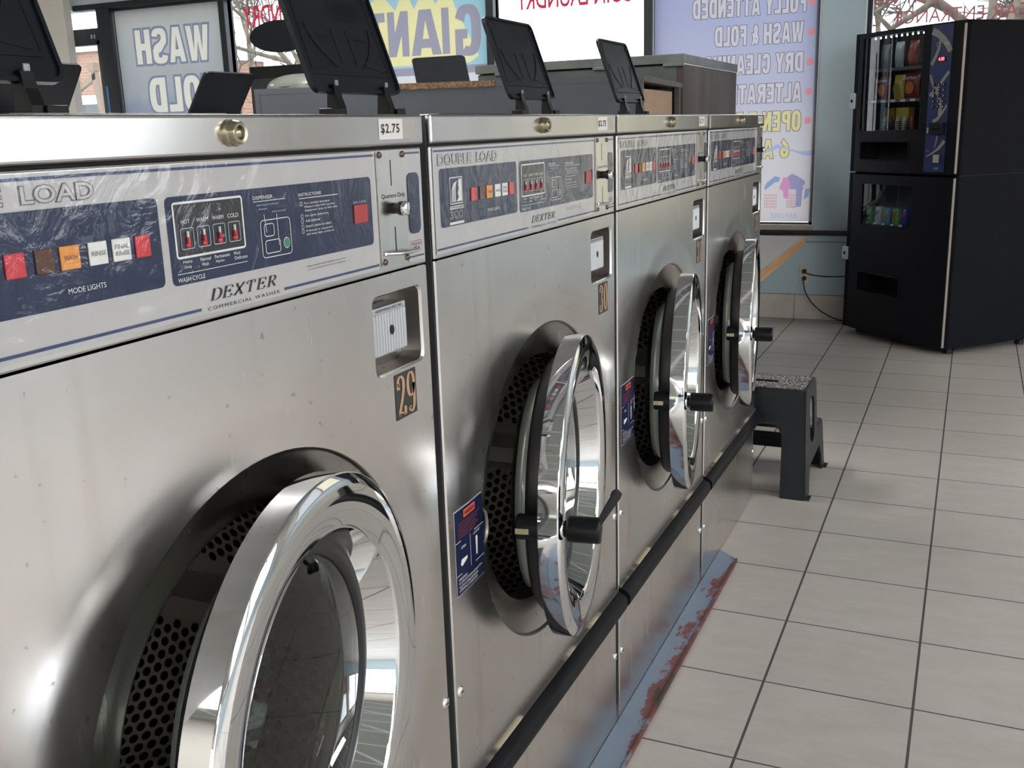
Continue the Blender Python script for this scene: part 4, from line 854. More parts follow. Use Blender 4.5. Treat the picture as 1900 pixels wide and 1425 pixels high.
mat('side_grey', (0.045, 0.046, 0.050), 0.5)
mat('screw_dark', (0.16, 0.13, 0.11), 0.35, 1.0)
mat('glass_rim', (0.34, 0.37, 0.33), 0.15, 0.4)
# soap dispenser cover: hinge axis along y, tilted back
TH = 1.231
def mk_dlid(b):
    d = Vector((-cos(TH), 0, sin(TH))); n_ = Vector((sin(TH), 0, cos(TH))); w2, L = 0.122, 0.171
    def mp(u, v, h): p = Vector((0, u, 0)) + d * v + n_ * h; return (p.x, p.y, p.z)
    out = rrect(-w2, 0, w2, L, 0.016, 6); n = len(out)
    b.add([mp(u, v, -0.004) for u, v in out], [tuple(range(n))], 'lid_plastic'); b.add([mp(u, v, 0.0) for u, v in out], [tuple(range(n - 1, -1, -1))], 'lid_plastic')
    b.add([mp(u, v, 0.0035) for u, v in out] + [mp(u, v, -0.0045) for u, v in out], [(i, (i + 1) % n, n + (i + 1) % n, n + i) for i in range(n)], 'lid_plastic', True)
    i2 = rrect(-w2 + 0.005, 0.005, w2 - 0.005, L - 0.005, 0.012, 6)
    b.add([mp(u, v, 0.0035) for u, v in out] + [mp(u, v, 0.0035) for u, v in i2], [(i, n + i, n + (i + 1) % n, (i + 1) % n) for i in range(n)], 'lid_plastic')
    b.add([mp(u, v, 0.0035) for u, v in i2] + [mp(u, v, 0.0) for u, v in i2], [(i, n + i, n + (i + 1) % n, (i + 1) % n) for i in range(n)], 'lid_plastic', True)
    # moulded ribs and raised instructions
    def rib(p, q, r=0.0008): b.tube([mp(*p, 0.0003), mp(*q, 0.0003)], r, 'lid_plastic', 6)
    for s_ in (-1, 1):
        rib((s_ * 0.105, 0.035), (s_ * 0.098, 0.150)); rib((s_ * 0.020, 0.045), (s_ * 0.020, 0.100)); rib((s_ * 0.095, 0.035), (s_ * 0.040, 0.045))
        pts = [mp(s_ * (0.085 - 0.05 * t * t), 0.105 - 0.065 * t, 0.0008) for t in [k / 8 for k in range(9)]]; b.tube(pts, 0.0007, 'lid_plastic', 6)
    rib((-0.105, 0.028), (0.105, 0.028))
    a = Art(lambda u, v, h: mp(u, v, h)); vs_ = [('USE DISPENSER FOR', 0.140), ('ADD SOFTENER BEFORE', 0.132), ('START OF WASH CYCLE', 0.124), ('DO NOT OVERFILL', 0.116)]
    for t, v in vs_: a.text(t, -0.010, v - 0.0022, 0.075, v + 0.0022, 'lid_plastic', 0.0014)
    a.text('DETERGENT', -0.078, 0.083, -0.030, 0.088, 'lid_plastic', 0.0014); a.text('BLEACH', 0.030, 0.083, 0.070, 0.088, 'lid_plastic', 0.0014)
    b.add([v for v in a.b.v], a.b.f, 'black_plastic')
    b.lathe([(0.0, 0.004), (0.003, 0.003), (0.003, 0)], 'black_gap', mp(-0.105, 0.155, 0.001), n_, n=12); b.lathe([(0.0, 0.004), (0.003, 0.003), (0.003, 0)], 'black_gap', mp(0.105, 0.155, 0.001), n_, n=12)
def mk_dhinge(s_):
    def f(b):
        y = s_ * 0.070; b.prism([(0.004, y - 0.008, 0.012), (0.008, y - 0.008, -0.006), (0.014, y - 0.008, -0.022), (0.014, y - 0.008, -0.0395), (-0.010, y - 0.008, -0.0395), (-0.008, y - 0.008, -0.010), (-0.006, y - 0.008, 0.010)], (0, 0.016, 0), 'black_plastic')
        b.box((0.0035, y - 0.004, 0.010), (0.0058, y + 0.004, 0.018), 'leg_grey'); b.box((-0.006, y + s_ * 0.007, -0.0395), (0.018, y + s_ * 0.034, -0.022), 'black_plastic')
    return f
def mk_dbox(b):
    b.box((-0.030, -0.125, -0.0400), (0.200, 0.125, -0.0360), 'black_plastic')
def mk_foot(y):
    def f(b): b.lathe([(0.0, 0.022), (0.035, 0.022), (0.036, 0)], 'rubber', (-0.62, y, 0), (0, 0, 1), 16)
    return f

MACH = [(29, -0.665, 0.1843), (30, 0.0175, 0.197), (31, 0.6966, 0.1727), (32, 1.3784, 0.1452)]
LAB = {29: 'nearest stainless steel front-loading washer, marked 29, cut off by left edge', 30: 'stainless steel front-loading washer marked 30 with chrome door ajar', 31: 'stainless steel washer marked 31, third from the left in the row', 32: 'farthest stainless steel washer at row end, beside black step stool'}
for num, y0, al in MACH:
    t = empty('washing_machine', (0, y0, 0)); tag(t, LAB[num], 'washing machine', 'row of stainless washers')
    inst('cab', 'cabinet', t, mk_cabinet); inst('footA', 'foot', t, mk_foot(0.06)); inst('footB', 'foot', t, mk_foot(WD - 0.06))
    fp = inst('front', 'front_panel', t, mk_front); inst('bell', 'door_surround', t, mk_bell); inst('notch', 'latch_socket', t, mk_notch); inst('drum', 'drum', t, mk_drum)
    inst('kick', 'lower_panel', t, mk_kick, 0.002); inst('bump', 'rubber_bumper', t, mk_bumper); inst('lid', 'top_cover', t, mk_lid, 0.003, 3); inst('gap', 'top_shadow_line', t, mk_gap); inst('side', 'side_panel', t, mk_side)
    cp = inst('ctl', 'control_panel', t, mk_ctl, 0.002); inst('ctlart', 'printed_film', cp, mk_ctlart)
    for key, m_, u0, u1, tx in (('r1', 'film_red', 0.1011, 0.1168, None), ('br', 'film_brown', 0.1251, 0.1404, None), ('or', 'film_orange', 0.1460, 0.1629, ('WASH',)), ('w1', 'film_white', 0.1712, 0.1882, ('RINSE',)), ('w2', 'film_white', 0.1936, 0.2110, ('FINAL', 'RINSE')), ('r2', 'film_red', 0.2163, 0.2313, None)):
        inst('L' + key, 'indicator_light', cp, mk_light(m_, u0, u1, tx), 0.0004, 1)
    for i in range(4): inst('sel%d' % i, 'cycle_button', cp, mk_sel(i))
    inst('led', 'status_lamp', cp, lambda b: b.box((0.0006, 0.5165, 1.0635), (0.0026, 0.5415, 1.0825), 'red_lens'), 0.001)
    inst('lens', 'side_lens', cp, mk_lens)
    c = inst('coin', 'coin_plate', t, mk_coin, 0.001); inst('knob', 'coin_knob', c, mk_knob); inst('lever', 'coin_lever', c, mk_lever)
    for i, (u, v) in enumerate(((0.5675, 1.1300), (0.6150, 1.1295), (0.5675, 1.0185), (0.6150, 1.0180))): inst('cs%d' % i, 'screw', c, mk_screw(u, v, 0.0035, 0.0036, 'screw_dark'))
    inst('lock', 'key_lock', t, mk_lock); inst('price', 'price_label', t, mk_price); inst('tape', 'tape', t, mk_tape)
    v_ = inst('vault', 'coin_box_door', t, mk_vault, 0.002); inst('vaultf', 'fluted_face', v_, mk_vaultface)
    inst('warn', 'warning_label', t, mk_warn); mb = MB(); mk_number(str(num))(mb); mb.build('number_sticker', t)
    for i, (u, v) in enumerate(((0.6561, 0.4403), (0.0152, 0.4335), (0.6555, 0.1500), (0.0165, 0.1440))): inst('fs%d' % i, 'screw', t, mk_screw(u, v, 0.0, 0.0082))
    # door
    ctr = Vector((0.04 + 0.0857 * sin(al), YC + 0.0824 - 0.0857 * cos(al), 0.6197))
    dr = inst('ring', 'door', t, mk_ring); dr.location = ctr; dr.rotation_euler = (0, 0, al)
    inst('gask', 'door_gasket', dr, mk_gasket); inst('bowl', 'door_glass', dr, mk_bowl); inst('brim', 'glass_rim', dr, mk_bowlrim)
    inst('dh1' if num == 30 else 'dh0', 'door_handle', dr, mk_dhandle(num == 30))
    hg = MB(); hg.box((-0.014, YC + 0.205, ZC - 0.03), (0.004, YC + 0.232, ZC + 0.03), 'chrome_soft'); hg.build('door_hinge', t, 0.003)
    dl = inst('dlid', 'dispenser_lid', t, mk_dlid); dl.location = (-0.289, 0.323, 1.211); inst('dhingeL', 'lid_hinge', dl, mk_dhinge(-1), 0.001); inst('dhingeR', 'lid_hinge', dl, mk_dhinge(1), 0.001)
    dbx = inst('dbox', 'dispenser_tray', t, mk_dbox, 0.001); dbx.location = (-0.289, 0.323, 1.211)

# second row, back to back with the first: only the raised covers show above the tops
for k, (yc, lb) in enumerate(((0.97, 'washer of the rear row whose raised black cover touches left edge'), (1.70, 'washer of the rear row with black cover raised before WASH FOLD poster'))):
    t = empty('washing_machine', (-2.003, yc + 0.3325 - 0.001, 0), pi); tag(t, lb, 'washing machine', 'rear row of washers')
    inst('cab', 'cabinet', t, mk_cabinet); inst('lid', 'top_cover', t, mk_lid, 0.003)
    b = MB(); b.box((-0.01, 0.003, 0.02), (0.0, WD - 0.003, 1.13), 'steel_front'); b.build('front_panel', t); inst('footA', 'foot', t, mk_foot(0.06)); inst('footB', 'foot', t, mk_foot(WD - 0.06))
    dl = inst('dlid', 'dispenser_lid', t, mk_dlid); dl.location = (-0.289, 0.3325, 1.211); dl.rotation_euler = (0, -0.245, 0)
    dbx = inst('dbox', 'dispenser_tray', t, mk_dbox); dbx.location = (-0.289, 0.3325, 1.211); inst('dhingeL', 'lid_hinge', dbx, mk_dhinge(-1)); inst('dhingeR', 'lid_hinge', dbx, mk_dhinge(1))
b = MB(); b.box((-1.19, -0.66, 0.0), (-0.80, 2.02, 1.0), 'counter_grey'); S('wall_bulkhead', b)

# painted steel base rail in front of the row
b = MB()
b.prism([(0.0, -2.2, 0.0), (0.056, -2.2, 0.0), (0.056, 1.538, 0.0), (0.0, 1.585, 0.0)], (0, 0, 0.004), 'rust_paint')
b.prism([(0.0555, -2.2, 0.0), (0.0610, -2.2, 0.0), (0.0610, 1.532, 0.0), (0.0555, 1.537, 0.0)], (0, 0, 0.0075), 'rust_paint')
tag(b.build('base_rail', bevel=0.002), 'chipped blue and rust red painted rail at foot of washers', 'rail')

# ================================================================= COUNTER, CABINET, TABLE, STOOL
P0, P1, P2, P3 = (-1.843, 2.096), (-0.505, 2.517), (-0.600, 3.395), (-1.92, 3.02)
ZI = 1.320
t = empty('laundry_counter', (-1.2, 2.7, 0)); tag(t, 'long dark grey counter behind the washers with worn chipboard edge', 'counter')
def off(b): b.v = [(x + 1.2, y - 2.7, z) for x, y, z in b.v]; return b
def lerp(p, q, k): return (p[0] + (q[0] - p[0]) * k, p[1] + (q[1] - p[1]) * k)
b = MB(); b.prism([(*p, ZI - 0.020) for p in (P0, P1, P2, P3)], (0, 0, 0.020), 'counter_grey'); off(b).build('worktop', t, bevel=0.002)
def wallseg(b, p, q, th, z0, z1, m):
    d = Vector((q[0] - p[0], q[1] - p[1])).normalized(); nn = Vector((-d.y, d.x)) * th
    b.prism([(p[0], p[1], z0), (q[0], q[1], z0), (q[0] + nn.x, q[1] + nn.y, z0), (p[0] + nn.x, p[1] + nn.y, z0)], (0, 0, z1 - z0), m)
c_ = lambda p, k=0.02: (p[0] + (-1.2 - p[0]) * k, p[1] + (2.75 - p[1]) * k)
Q0, Q1, Q2, Q3 = c_(P0, .002), c_(P1, .002), c_(P2, .002), c_(P3, .002)
b = MB(); wallseg(b, Q0, Q1, 0.02, 0, ZI - 0.020, 'counter_grey'); off(b).build('front_board', t)
b = MB(); wallseg(b, Q2, Q3, 0.02, 0, ZI - 0.020, 'counter_grey'); wallseg(b, Q3, Q0, 0.02, 0, ZI - 0.020, 'counter_grey'); off(b).build('back_board', t)
b = MB(); wallseg(b, lerp(Q1, Q2, 0.94), Q2, 0.02, 0, ZI - 0.020, 'counter_board'); wallseg(b, Q1, lerp(Q1, Q2, 0.03), 0.02, 0, ZI - 0.020, 'counter_board'); b.prism([(*lerp(Q1, Q0, 0.0), 0.80), (*Q2, 0.80), (*lerp(Q2, Q3, 0.5), 0.80), (*lerp(Q1, Q0, 0.5), 0.80)], (0, 0, 0.02), 'counter_board'); wallseg(b, lerp(P1, P2, 0.0), lerp(P1, P2, 1.0), -0.004, ZI - 0.020, ZI, 'counter_board'); off(b).build('end_shelf', t)
b = MB(); n_ = Vector((P1[1] - P0[1], -(P1[0] - P0[0]))).normalized() * 0.004
pts = [lerp(P0, P1, 0.36 + 0.27 * i / 12) for i in range(13)]
for i in range(12):
    z1 = ZI + 0.001; z0 = ZI - 0.019 - 0.004 * random.random(); p, q = pts[i], pts[i + 1]
    b.prism([(p[0], p[1], z0), (q[0], q[1], z0), (q[0] + n_.x, q[1] + n_.y, z0), (p[0] + n_.x, p[1] + n_.y, z0)], (0, 0, z1 - z0), 'chipboard')
tag(off(b).build('chipboard_edge', t), 'brown broken chipboard edge')
# folded cardboard standing in the open end
for i, (k, lb) in enumerate(((0.0, 'tan flattened cardboard sheet filling open end of dark counter'),)):
    A_, B_ = lerp(P1, P2, 0.06), lerp(P1, P2, 0.91); dx = -0.030
    b = MB(); b.prism([(A_[0] + dx, A_[1], 0.822), (B_[0] + dx, B_[1], 0.822), (B_[0] + dx + 0.002, B_[1], 1.284), (A_[0] + dx + 0.004, A_[1] + 0.02, 1.278)], (-0.012, 0.0, 0), 'cardboard')
    for j in range(3): b.prism([(A_[0] + dx - 0.02 - j * 0.012, A_[1] + 0.008 * j, 0.822), (B_[0] + dx - 0.02 - j * 0.012, B_[1], 0.822), (B_[0] + dx - 0.02 - j * 0.012, B_[1], 1.26 + 0.006 * j), (A_[0] + dx - 0.02 - j * 0.012, A_[1] + 0.008 * j, 1.26 + 0.006 * j)], (-0.008, 0, 0), 'cardboard_edge')
    tag(b.build('cardboard', bevel=0.001), lb, 'cardboard')
# grey plastic sack lying on the counter
b = MB(); cx, cy = -1.80, 2.42; n = 28; m = 12
vs = []; fs = []
for j in range(m + 1):
    ph = (pi / 2) * j / m
    for i in range(n):
        th = 2 * pi * i / n; r = cos(ph) ** 0.7 if j < m else 0.0
        k = 1 + 0.05 * sin(3 * th + 1) + 0.03 * sin(7 * th)
        x = 0.20 * r * k * cos(th); y = 0.13 * r * k * sin(th); z = 0.058 * sin(ph) ** 0.8 * (1 + 0.10 * sin(2 * th + 0.5))
        vs.append((x, y, z))
for j in range(m):
    for i in range(n): fs.append((j * n + i, j * n + (i + 1) % n, (j + 1) * n + (i + 1) % n, (j + 1) * n + i))
b.add(vs, fs, 'bag_grey', True); b.tube([(-0.10, -0.125, 0.012), (0.02, -0.13, 0.02), (0.11, -0.12, 0.03), (0.20, -0.06, 0.028)], 0.003, 'bag_grey', 6)
o = tag(b.build('plastic_sack'), 'flat grey green plastic sack lying on dark counter', 'sack'); o.location = (cx, cy, ZI + 0.0015); o.rotation_euler = (0, 0, radians(17))

# big brown metal unit behind the counter
t = empty('utility_cabinet', (-1.09, 3.43, 0)); tag(t, 'wide brown metal cabinet with overhanging greenish top slab', 'cabinet')
X0, X1, D_ = -0.49, 0.490, 1.09
b = MB(); b.box((X0, 0.012, 0.0), (X1 - 0.004, D_, 1.402), 'box_side'); b.build('body', t, bevel=0.003)
b = MB(); b.box((X0, 0.0, 0.02), (X1 - 0.03, 0.012, 1.398), 'box_front'); b.box((X1 - 0.03, 0.0, 0.0), (X1 - 0.004, 0.012, 1.402), 'box_side'); b.build('front_panel', t, bevel=0.002)
b = MB(); b.box((X0 - 0.008, -0.012, 1.404), (X1, D_ + 0.004, 1.4425), 'box_top')
for x0, x1 in ((-0.40, -0.24), (0.08, 0.17), (0.40, 0.487)): b.box((x0, -0.012, 1.392), (x1, 0.03, 1.405), 'box_top')
b.build('top_slab', t, bevel=0.002)
b = MB(); b.box((X1 - 0.003, 0.0, 1.399), (X1 + 0.0005, D_, 1.4035), 'steel_trim'); b.build('bright_seam', t)
b = MB(); b.box((0.22, -0.0125, 1.338), (0.32, 0.0, 1.348), 'box_top'); b.box((0.225, -0.0015, 1.322), (0.335, 0.0, 1.350), 'plastic_beige'); b.build('label_plate', t)
# black lid beside the unit, on a low machine
t = empty('top_loading_machine', (-1.86, 3.48, 0)); tag(t, 'low machine behind counter showing only raised black lid before GIANT poster', 'washing machine')
b = MB(); b.box((-0.22, 0.0, 0.0), (0.24, 0.62, 1.34), 'steel_inner'); b.build('body', t, bevel=0.004)
b = MB(); pr_ = [(-0.080, 0.0, 1.345), (0.208, 0.0, 1.345)]; n_pts = rrect(0, 0, 1, 1, 0.09, 6)
P_ = []
for u, v in n_pts: P_.append((-0.078 + 0.287 * u - 0.044 * v, 0.012 + 0.03 * v, 1.352 + 0.150 * v))
b.prism(P_, (0, 0.007, 0.0), 'lid_plastic'); b.box((-0.02, 0.0, 1.338), (0.0, 0.02, 1.362), 'black_plastic'); b.box((0.14, 0.0, 1.338), (0.16, 0.02, 1.362), 'black_plastic'); b.build('lid', t, bevel=0.001)
b = MB(); b.box((-0.0, -0.06, 0.0), (0.62, 0.30, 1.525), 'frame_dark'); b.box((0.005, -0.065, 1.525), (0.615, 0.305, 1.598), 'black_plastic'); b.box((0.05, -0.062, 0.3), (0.57, -0.06, 1.45), 'black_plastic')
o = tag(b.build('dark_unit', bevel=0.004), 'black flat-topped unit standing under clear window with oval disc', 'cabinet'); o.location = (-3.842, 4.72, 0)

# table with oak edge
t = empty('folding_table', (-0.33, 3.42, 0)); tag(t, 'beige laminate folding table with oak edge beyond the washers', 'table')
TZ = 0.600
tp = [(-0.137 + 0.33, 2.80 - 3.42), (-0.160 + 0.33, 4.095 - 3.42), (-0.52 + 0.33, 4.11 - 3.42), (-0.50 + 0.33, 2.80 - 3.42)]
b = MB(); b.prism([(x, y, TZ - 0.03) for x, y in [(tp[0][0] - 0.012, tp[0][1] + 0.012), (tp[1][0] - 0.012, tp[1][1] - 0.006), tp[2], (tp[3][0], tp[3][1] + 0.012)]], (0, 0, 0.0302), 'laminate'); b.build('tabletop', t)
b = MB(); b.prism([(tp[0][0] - 0.012, tp[0][1], TZ - 0.037), (*tp[0], TZ - 0.037), (*tp[1], TZ - 0.037), (tp[1][0] - 0.012, tp[1][1], TZ - 0.037)], (0, 0, 0.037), 'oak'); b.prism([(*tp[3], TZ - 0.037), (tp[0][0] - 0.012, tp[0][1], TZ - 0.037), (tp[0][0] - 0.012, tp[0][1] + 0.012, TZ - 0.037), (tp[3][0], tp[3][1] + 0.012, TZ - 0.037)], (0, 0, 0.037), 'oak'); b.build('oak_edge', t, bevel=0.002)
for x, y in ((-0.218, 3.16), (-0.44, 3.16), (-0.44, 3.95)):
    b = MB(); b.box((x - 0.012 + 0.33, y - 0.03 - 3.42, 0), (x + 0.012 + 0.33, y + 0.01 - 3.42, TZ - 0.03), 'leg_grey'); b.build('leg', t, bevel=0.002)

# two-step plastic stool
t = empty('step_stool', (0.0, 2.055, 0), radians(-1.2)); tag(t, 'black plastic two-step stool with grit tread beside last washer', 'stool')
H1, H2, WB, WT = 0.345, 0.172, 0.158, 0.142
def solid(o, th): m_ = o.modifiers.new('thick', 'SOLIDIFY'); m_.thickness = th; m_.offset = 0; return o
def xw(z): return WB + (WT - WB) * z / H1
yf = lambda z: 0.0 + 0.035 * z / H1
for s_, nm in ((1, 'side_panel'), (-1, 'side_panel')):
    outl = [(0.0, 0.0), (0.075, 0.0), (0.080, 0.05), (0.10, 0.085), (0.28, 0.10), (0.315, 0.06), (0.33, 0.0), (0.385, 0.0), (0.375, 0.02), (0.352, 0.150), (0.345, 0.166), (0.335, H2), (0.235, H2), (0.232, 0.30), (0.222, 0.338), (0.212, H1), (0.045, H1), (0.036, H1 - 0.01)]
    if s_ < 0: pass
    hole = rrect(0.105, 0.150, 0.185, 0.300, 0.035, 6)
    mb = plate(lambda u, v, h: (s_ * xw(v), u, v), outl, holes=[hole], base='stool_plastic')
    solid(mb.build(nm, t), 0.007)
e_ = 0.0
outl = [(-WB, 0), (-WB + 0.075, 0), (-WB + 0.078, 0.20), (-WB + 0.10, 0.235), (WB - 0.10, 0.235), (WB - 0.078, 0.20), (WB - 0.075, 0), (WB, 0), (WT, H1 - 0.004), (-WT, H1 - 0.004)]
solid(plate(lambda u, v, h: (u, yf(v), v), outl, base='stool_plastic').build('front_panel', t), 0.007)
solid(plate(lambda u, v, h: (u, 0.352 + 0.12 * (H2 - v), v), [(-xw(0), 0.0), (-xw(0) + 0.05, 0), (-xw(0) + 0.06, 0.05), (xw(0) - 0.06, 0.05), (xw(0) - 0.05, 0), (xw(0), 0.0), (xw(H2), H2 - 0.004), (-xw(H2), H2 - 0.004)], holes=[rrect(-0.11, 0.105, 0.11, 0.130, 0.008)], base='stool_plastic').build('rear_panel', t), 0.006)
def tread(nm, x, y0, y1, z, slot):
    out = rrect(-x, y0, x, y1, 0.014, 5); hs = [rrect(-0.045, (y0 + y1) / 2 - 0.012, 0.045, (y0 + y1) / 2 + 0.012, 0.011)] if slot else []
    o = solid(plate(lambda u, v, h: (u, v, z), out, holes=hs, base='stool_plastic').build(nm, t), 0.010)
    g = plate(lambda u, v, h: (u, v, z + 0.0056), rrect(-x + 0.008, y0 + 0.008, x - 0.008, y1 - 0.008, 0.01, 4), holes=hs, base='stool_grit'); g.build('grit_tread', o)
tread('upper_step', WT + 0.003, 0.033, 0.222, H1 - 0.005, True); tread('lower_step', xw(H2) + 0.002, 0.222, 0.356, H2 - 0.005, False)
b = MB()
for x in (-WB - 0.004, WB + 0.004):
    for y in (0.02, 0.365): b.box((x - 0.012, y - 0.02, 0), (x + 0.012, y + 0.02, 0.006), 'rubber')
b.build('foot_pads', t, bevel=0.002)

# ================================================================= VENDING MACHINE
VA = Vector((-0.044, 4.811, 0)); VR = radians(-44.84)
t = empty('vending_machine', VA, VR); tag(t, 'tall black snack and drink vending machine set diagonally in corner', 'vending machine')
FW = 0.753
def bul(u):
    if u < 0.045: return 0.0
    return -0.028 * sin(pi * min(1.0, (u - 0.045) / (FW - 0.045))) ** 0.8 - 0.012
foot = [(0, 0.012), (FW, 0.012), (FW, 0.62), (0.22, 0.62), (0, 0.42)]
def vbody(name, z0, z1):
    b = MB(); n = len(foot)
    b.add([(x, y, z) for z in (z0, z1) for x, y in foot], [tuple(range(n - 1, -1, -1)), tuple(range(n, 2 * n))] + [(i, (i + 1) % n, n + (i + 1) % n, n + i) for i in range(1, n)], 'vend_black')
    b.box((0, 0.0, z0), (0.045, 0.03, z1), 'vend_black'); b.box((FW - 0.006, 0.0, z0), (FW, 0.03, z1), 'vend_black')
    return b.build(name, t, bevel=0.003)
vbody('upper_cabinet', 0.876, 1.575); vbody('lower_cabinet', 0.035, 0.869)
b = MB(); b.prism([(x, y, 0.869) for x, y in [(0.01, 0.03), (FW - 0.01, 0.03), (FW - 0.01, 0.6), (0.22, 0.6), (0.01, 0.40)]], (0, 0, 0.007), 'vend_dark'); b.build('seam', t)
for x, y in ((0.05, 0.08), (FW - 0.05, 0.08), (FW - 0.05, 0.55), (0.24, 0.55)):
    b = MB(); b.lathe([(0.0, 0.022), (0.036, 0.022), (0.037, 0)], 'vend_dark', (x, y, 0), (0, 0, 1), 16); b.build('foot', t)
def vmap(u, v, h): return (u, bul(u) - h, v)
us = [0.045 + (FW - 0.045) * i / 24 for i in range(25)]
def vdoor(name, z0, z1, holes, zb):
    out = [(0.045, z0)] + [(u, z0) for u in us[1:]] + [(u, z1) for u in reversed(us)]
    mb = plate(vmap, out, holes=holes, extra=[((u, z0 - 0.01), (u, z1 + 0.01)) for u in us[1:-1]], base='vend_door', smooth=True)
    # edges of the door skin
    for za in (z0, z1): mb.add([vmap(u, za, 0) for u in us] + [(u, 0.014, za) for u in us], [(i, i + 1, 25 + i + 1, 25 + i) for i in range(24)], 'vend_black')
    mb.add([vmap(us[0], z0, 0), vmap(us[0], z1, 0), (us[0], 0.014, z1), (us[0], 0.014, z0)], [(0, 1, 2, 3)], 'vend_black'); mb.add([vmap(us[-1], z0, 0), vmap(us[-1], z1, 0), (us[-1], 0.014, z1), (us[-1], 0.014, z0)], [(0, 1, 2, 3)], 'vend_black')
    for hl in holes:   # returns into the cabinet
        n = len(hl); mb.add([vmap(u, v, 0) for u, v in hl] + [(u, 0.011, v) for u, v in hl], [((i + 1) % n, i, n + i, n + (i + 1) % n) for i in range(n)], 'vend_black', True)
    return mb.build(name, t)
def dens(hl, n=6):
    out = []
    for i, p in enumerate(hl):
        q = hl[(i + 1) % len(hl)]; L = abs(q[0] - p[0]) + abs(q[1] - p[1]); k = n if L > 0.08 else 1
        for j in range(k): out.append((p[0] + (q[0] - p[0]) * j / k, p[1] + (q[1] - p[1]) * j / k))
    return out
hU, tU = dens(rrect(0.083, 1.086, 0.528, 1.548, 0.014, 4)), dens(rrect(0.102, 0.940, 0.472, 1.032, 0.012, 4))
hL, tL = dens(rrect(0.136, 0.606, 0.512, 0.818, 0.006, 3)), dens(rrect(0.135, 0.252, 0.466, 0.356, 0.014, 4))
vdoor('upper_door', 0.880, 1.571, [hU, tU], 0); vdoor('lower_door', 0.040, 0.865, [hL, tL], 0)
def niche(name, x0, x1, z0, z1, d, m):
    b = MB(); b.add([(x0, 0.01, z0), (x1, 0.01, z0), (x1, 0.01, z1), (x0, 0.01, z1), (x0, d, z0), (x1, d, z0), (x1, d, z1), (x0, d, z1)], [(4, 5, 6, 7), (0, 1, 5, 4), (2, 3, 7, 6), (3, 0, 4, 7), (1, 2, 6, 5)], m); return b.build(name, t)
niche('display_cavity', 0.048, 0.548, 1.075, 1.562, 0.36, 'vend_inner'); niche('delivery_tray', 0.098, 0.476, 0.936, 1.036, 0.10, 'vend_dark')
niche('drink_cavity', 0.045, 0.525, 0.596, 0.826, 0.16, 'vend_inner'); niche('delivery_slot', 0.131, 0.470, 0.248, 0.360, 0.10, 'vend_dark')
b = MB(); b.tube([vmap(u, v, 0.001) for u, v in tU] + [vmap(*tU[0], 0.001)], 0.0035, 'vend_black', 6); b.build('tray_rim', t)
b = MB(); b.tube([vmap(u, v, 0.001) for u, v in tL] + [vmap(*tL[0], 0.001)], 0.0035, 'vend_black', 6); b.build('slot_rim', t)
b = MB(); b.add([vmap(u, z, -0.006) for z in (1.084, 1.550) for u in us[1:18]], [(i, i + 1, 17 + i + 1, 17 + i) for i in range(16)], 'vend_glass', True); b.build('display_glass', t)
b = MB(); b.add([vmap(u, z, -0.006) for z in (0.604, 0.820) for u in us[2:18]], [(i, i + 1, 16 + i + 1, 16 + i) for i in range(15)], 'vend_glass', True); b.build('drink_window', t)
for i in range(10):
    b = MB(); u = 0.150 + i * 0.0375; b.lathe([(0, 0.0045), (0.002, 0.004), (0.003, 0)], 'led_white', (u, 0.0, 1.541), (0, -1, 0), 10); b.build('led_lamp', t)
for z in (1.385, 1.232): 
    b = MB(); b.box((0.05, 0.025, z), (0.535, 0.30, z + 0.006), 'shelf_grey'); b.box((0.05, 0.020, z - 0.008), (0.535, 0.025, z + 0.008), 'shelf_grey')
    for k in range(5): b.box((0.12 + k * 0.07, 0.018, z - 0.006), (0.155 + k * 0.07, 0.020, z + 0.005), 'label_white' if z < 1.3 else 'shelf_grey')
    b.build('shelf', t)
b = MB(); b.box((0.05, 0.020, 1.080), (0.535, 0.30, 1.0875), 'shelf_grey'); b.build('shelf', t)
b = MB(); b.box((0.046, 0.012, 0.600), (0.52, 0.14, 0.606), 'shelf_grey'); b.build('shelf', t)
b = MB(); b.box((0.08, 0.140, 0.61), (0.52, 0.145, 0.81), 'shelf_grey'); b.build('rear_board', t)
# blue selection panel
def vm2(u, v, h): return (u, bul(u) - 0.0015 - h, v)
b = MB(); nn = 7; U_ = [0.578 + 0.120 * i / (nn - 1) for i in range(nn)]
b.add([vm2(u, z, 0) for z in (0.890, 1.563) for u in U_], [(i, i + 1, nn + i + 1, nn + i) for i in range(nn - 1)], 'vend_blue', True)
pb_ = b
a = Art(lambda u, v, h: vm2(u, v, h)); 
def swoosh(pts, ws, m='vend_gold', h=0.0006):
    L_, R_2 = [], []
    for i, p in enumerate(pts):
        q0, q1 = pts[max(i - 1, 0)], pts[min(i + 1, len(pts) - 1)]; dx, dy = q1[0] - q0[0], q1[1] - q0[1]; l = sqrt(dx * dx + dy * dy)
        w_ = ws[0] + (ws[1] - ws[0]) * i / (len(pts) - 1); L_.append((p[0] - dy / l * w_, p[1] + dx / l * w_)); R_2.append((p[0] + dy / l * w_, p[1] - dx / l * w_))
    for i in range(len(pts) - 1): a.poly([R_2[i], R_2[i + 1], L_[i + 1], L_[i]], m, h)
cl = lambda u: min(max(u, 0.580), 0.696)
swoosh([(0.581, 1.538), (0.610, 1.525), (0.645, 1.500), (0.672, 1.470), (0.690, 1.440)], (0.016, 0.013)); swoosh([(0.632, 1.500), (0.625, 1.460), (0.608, 1.420), (0.586, 1.385)], (0.006, 0.009))
swoosh([(0.690, 1.350), (0.660, 1.315), (0.628, 1.275), (0.588, 1.245)], (0.007, 0.009)); swoosh([(0.584, 1.340), (0.600, 1.300), (0.630, 1.260), (0.650, 1.215), (0.655, 1.150)], (0.006, 0.010))
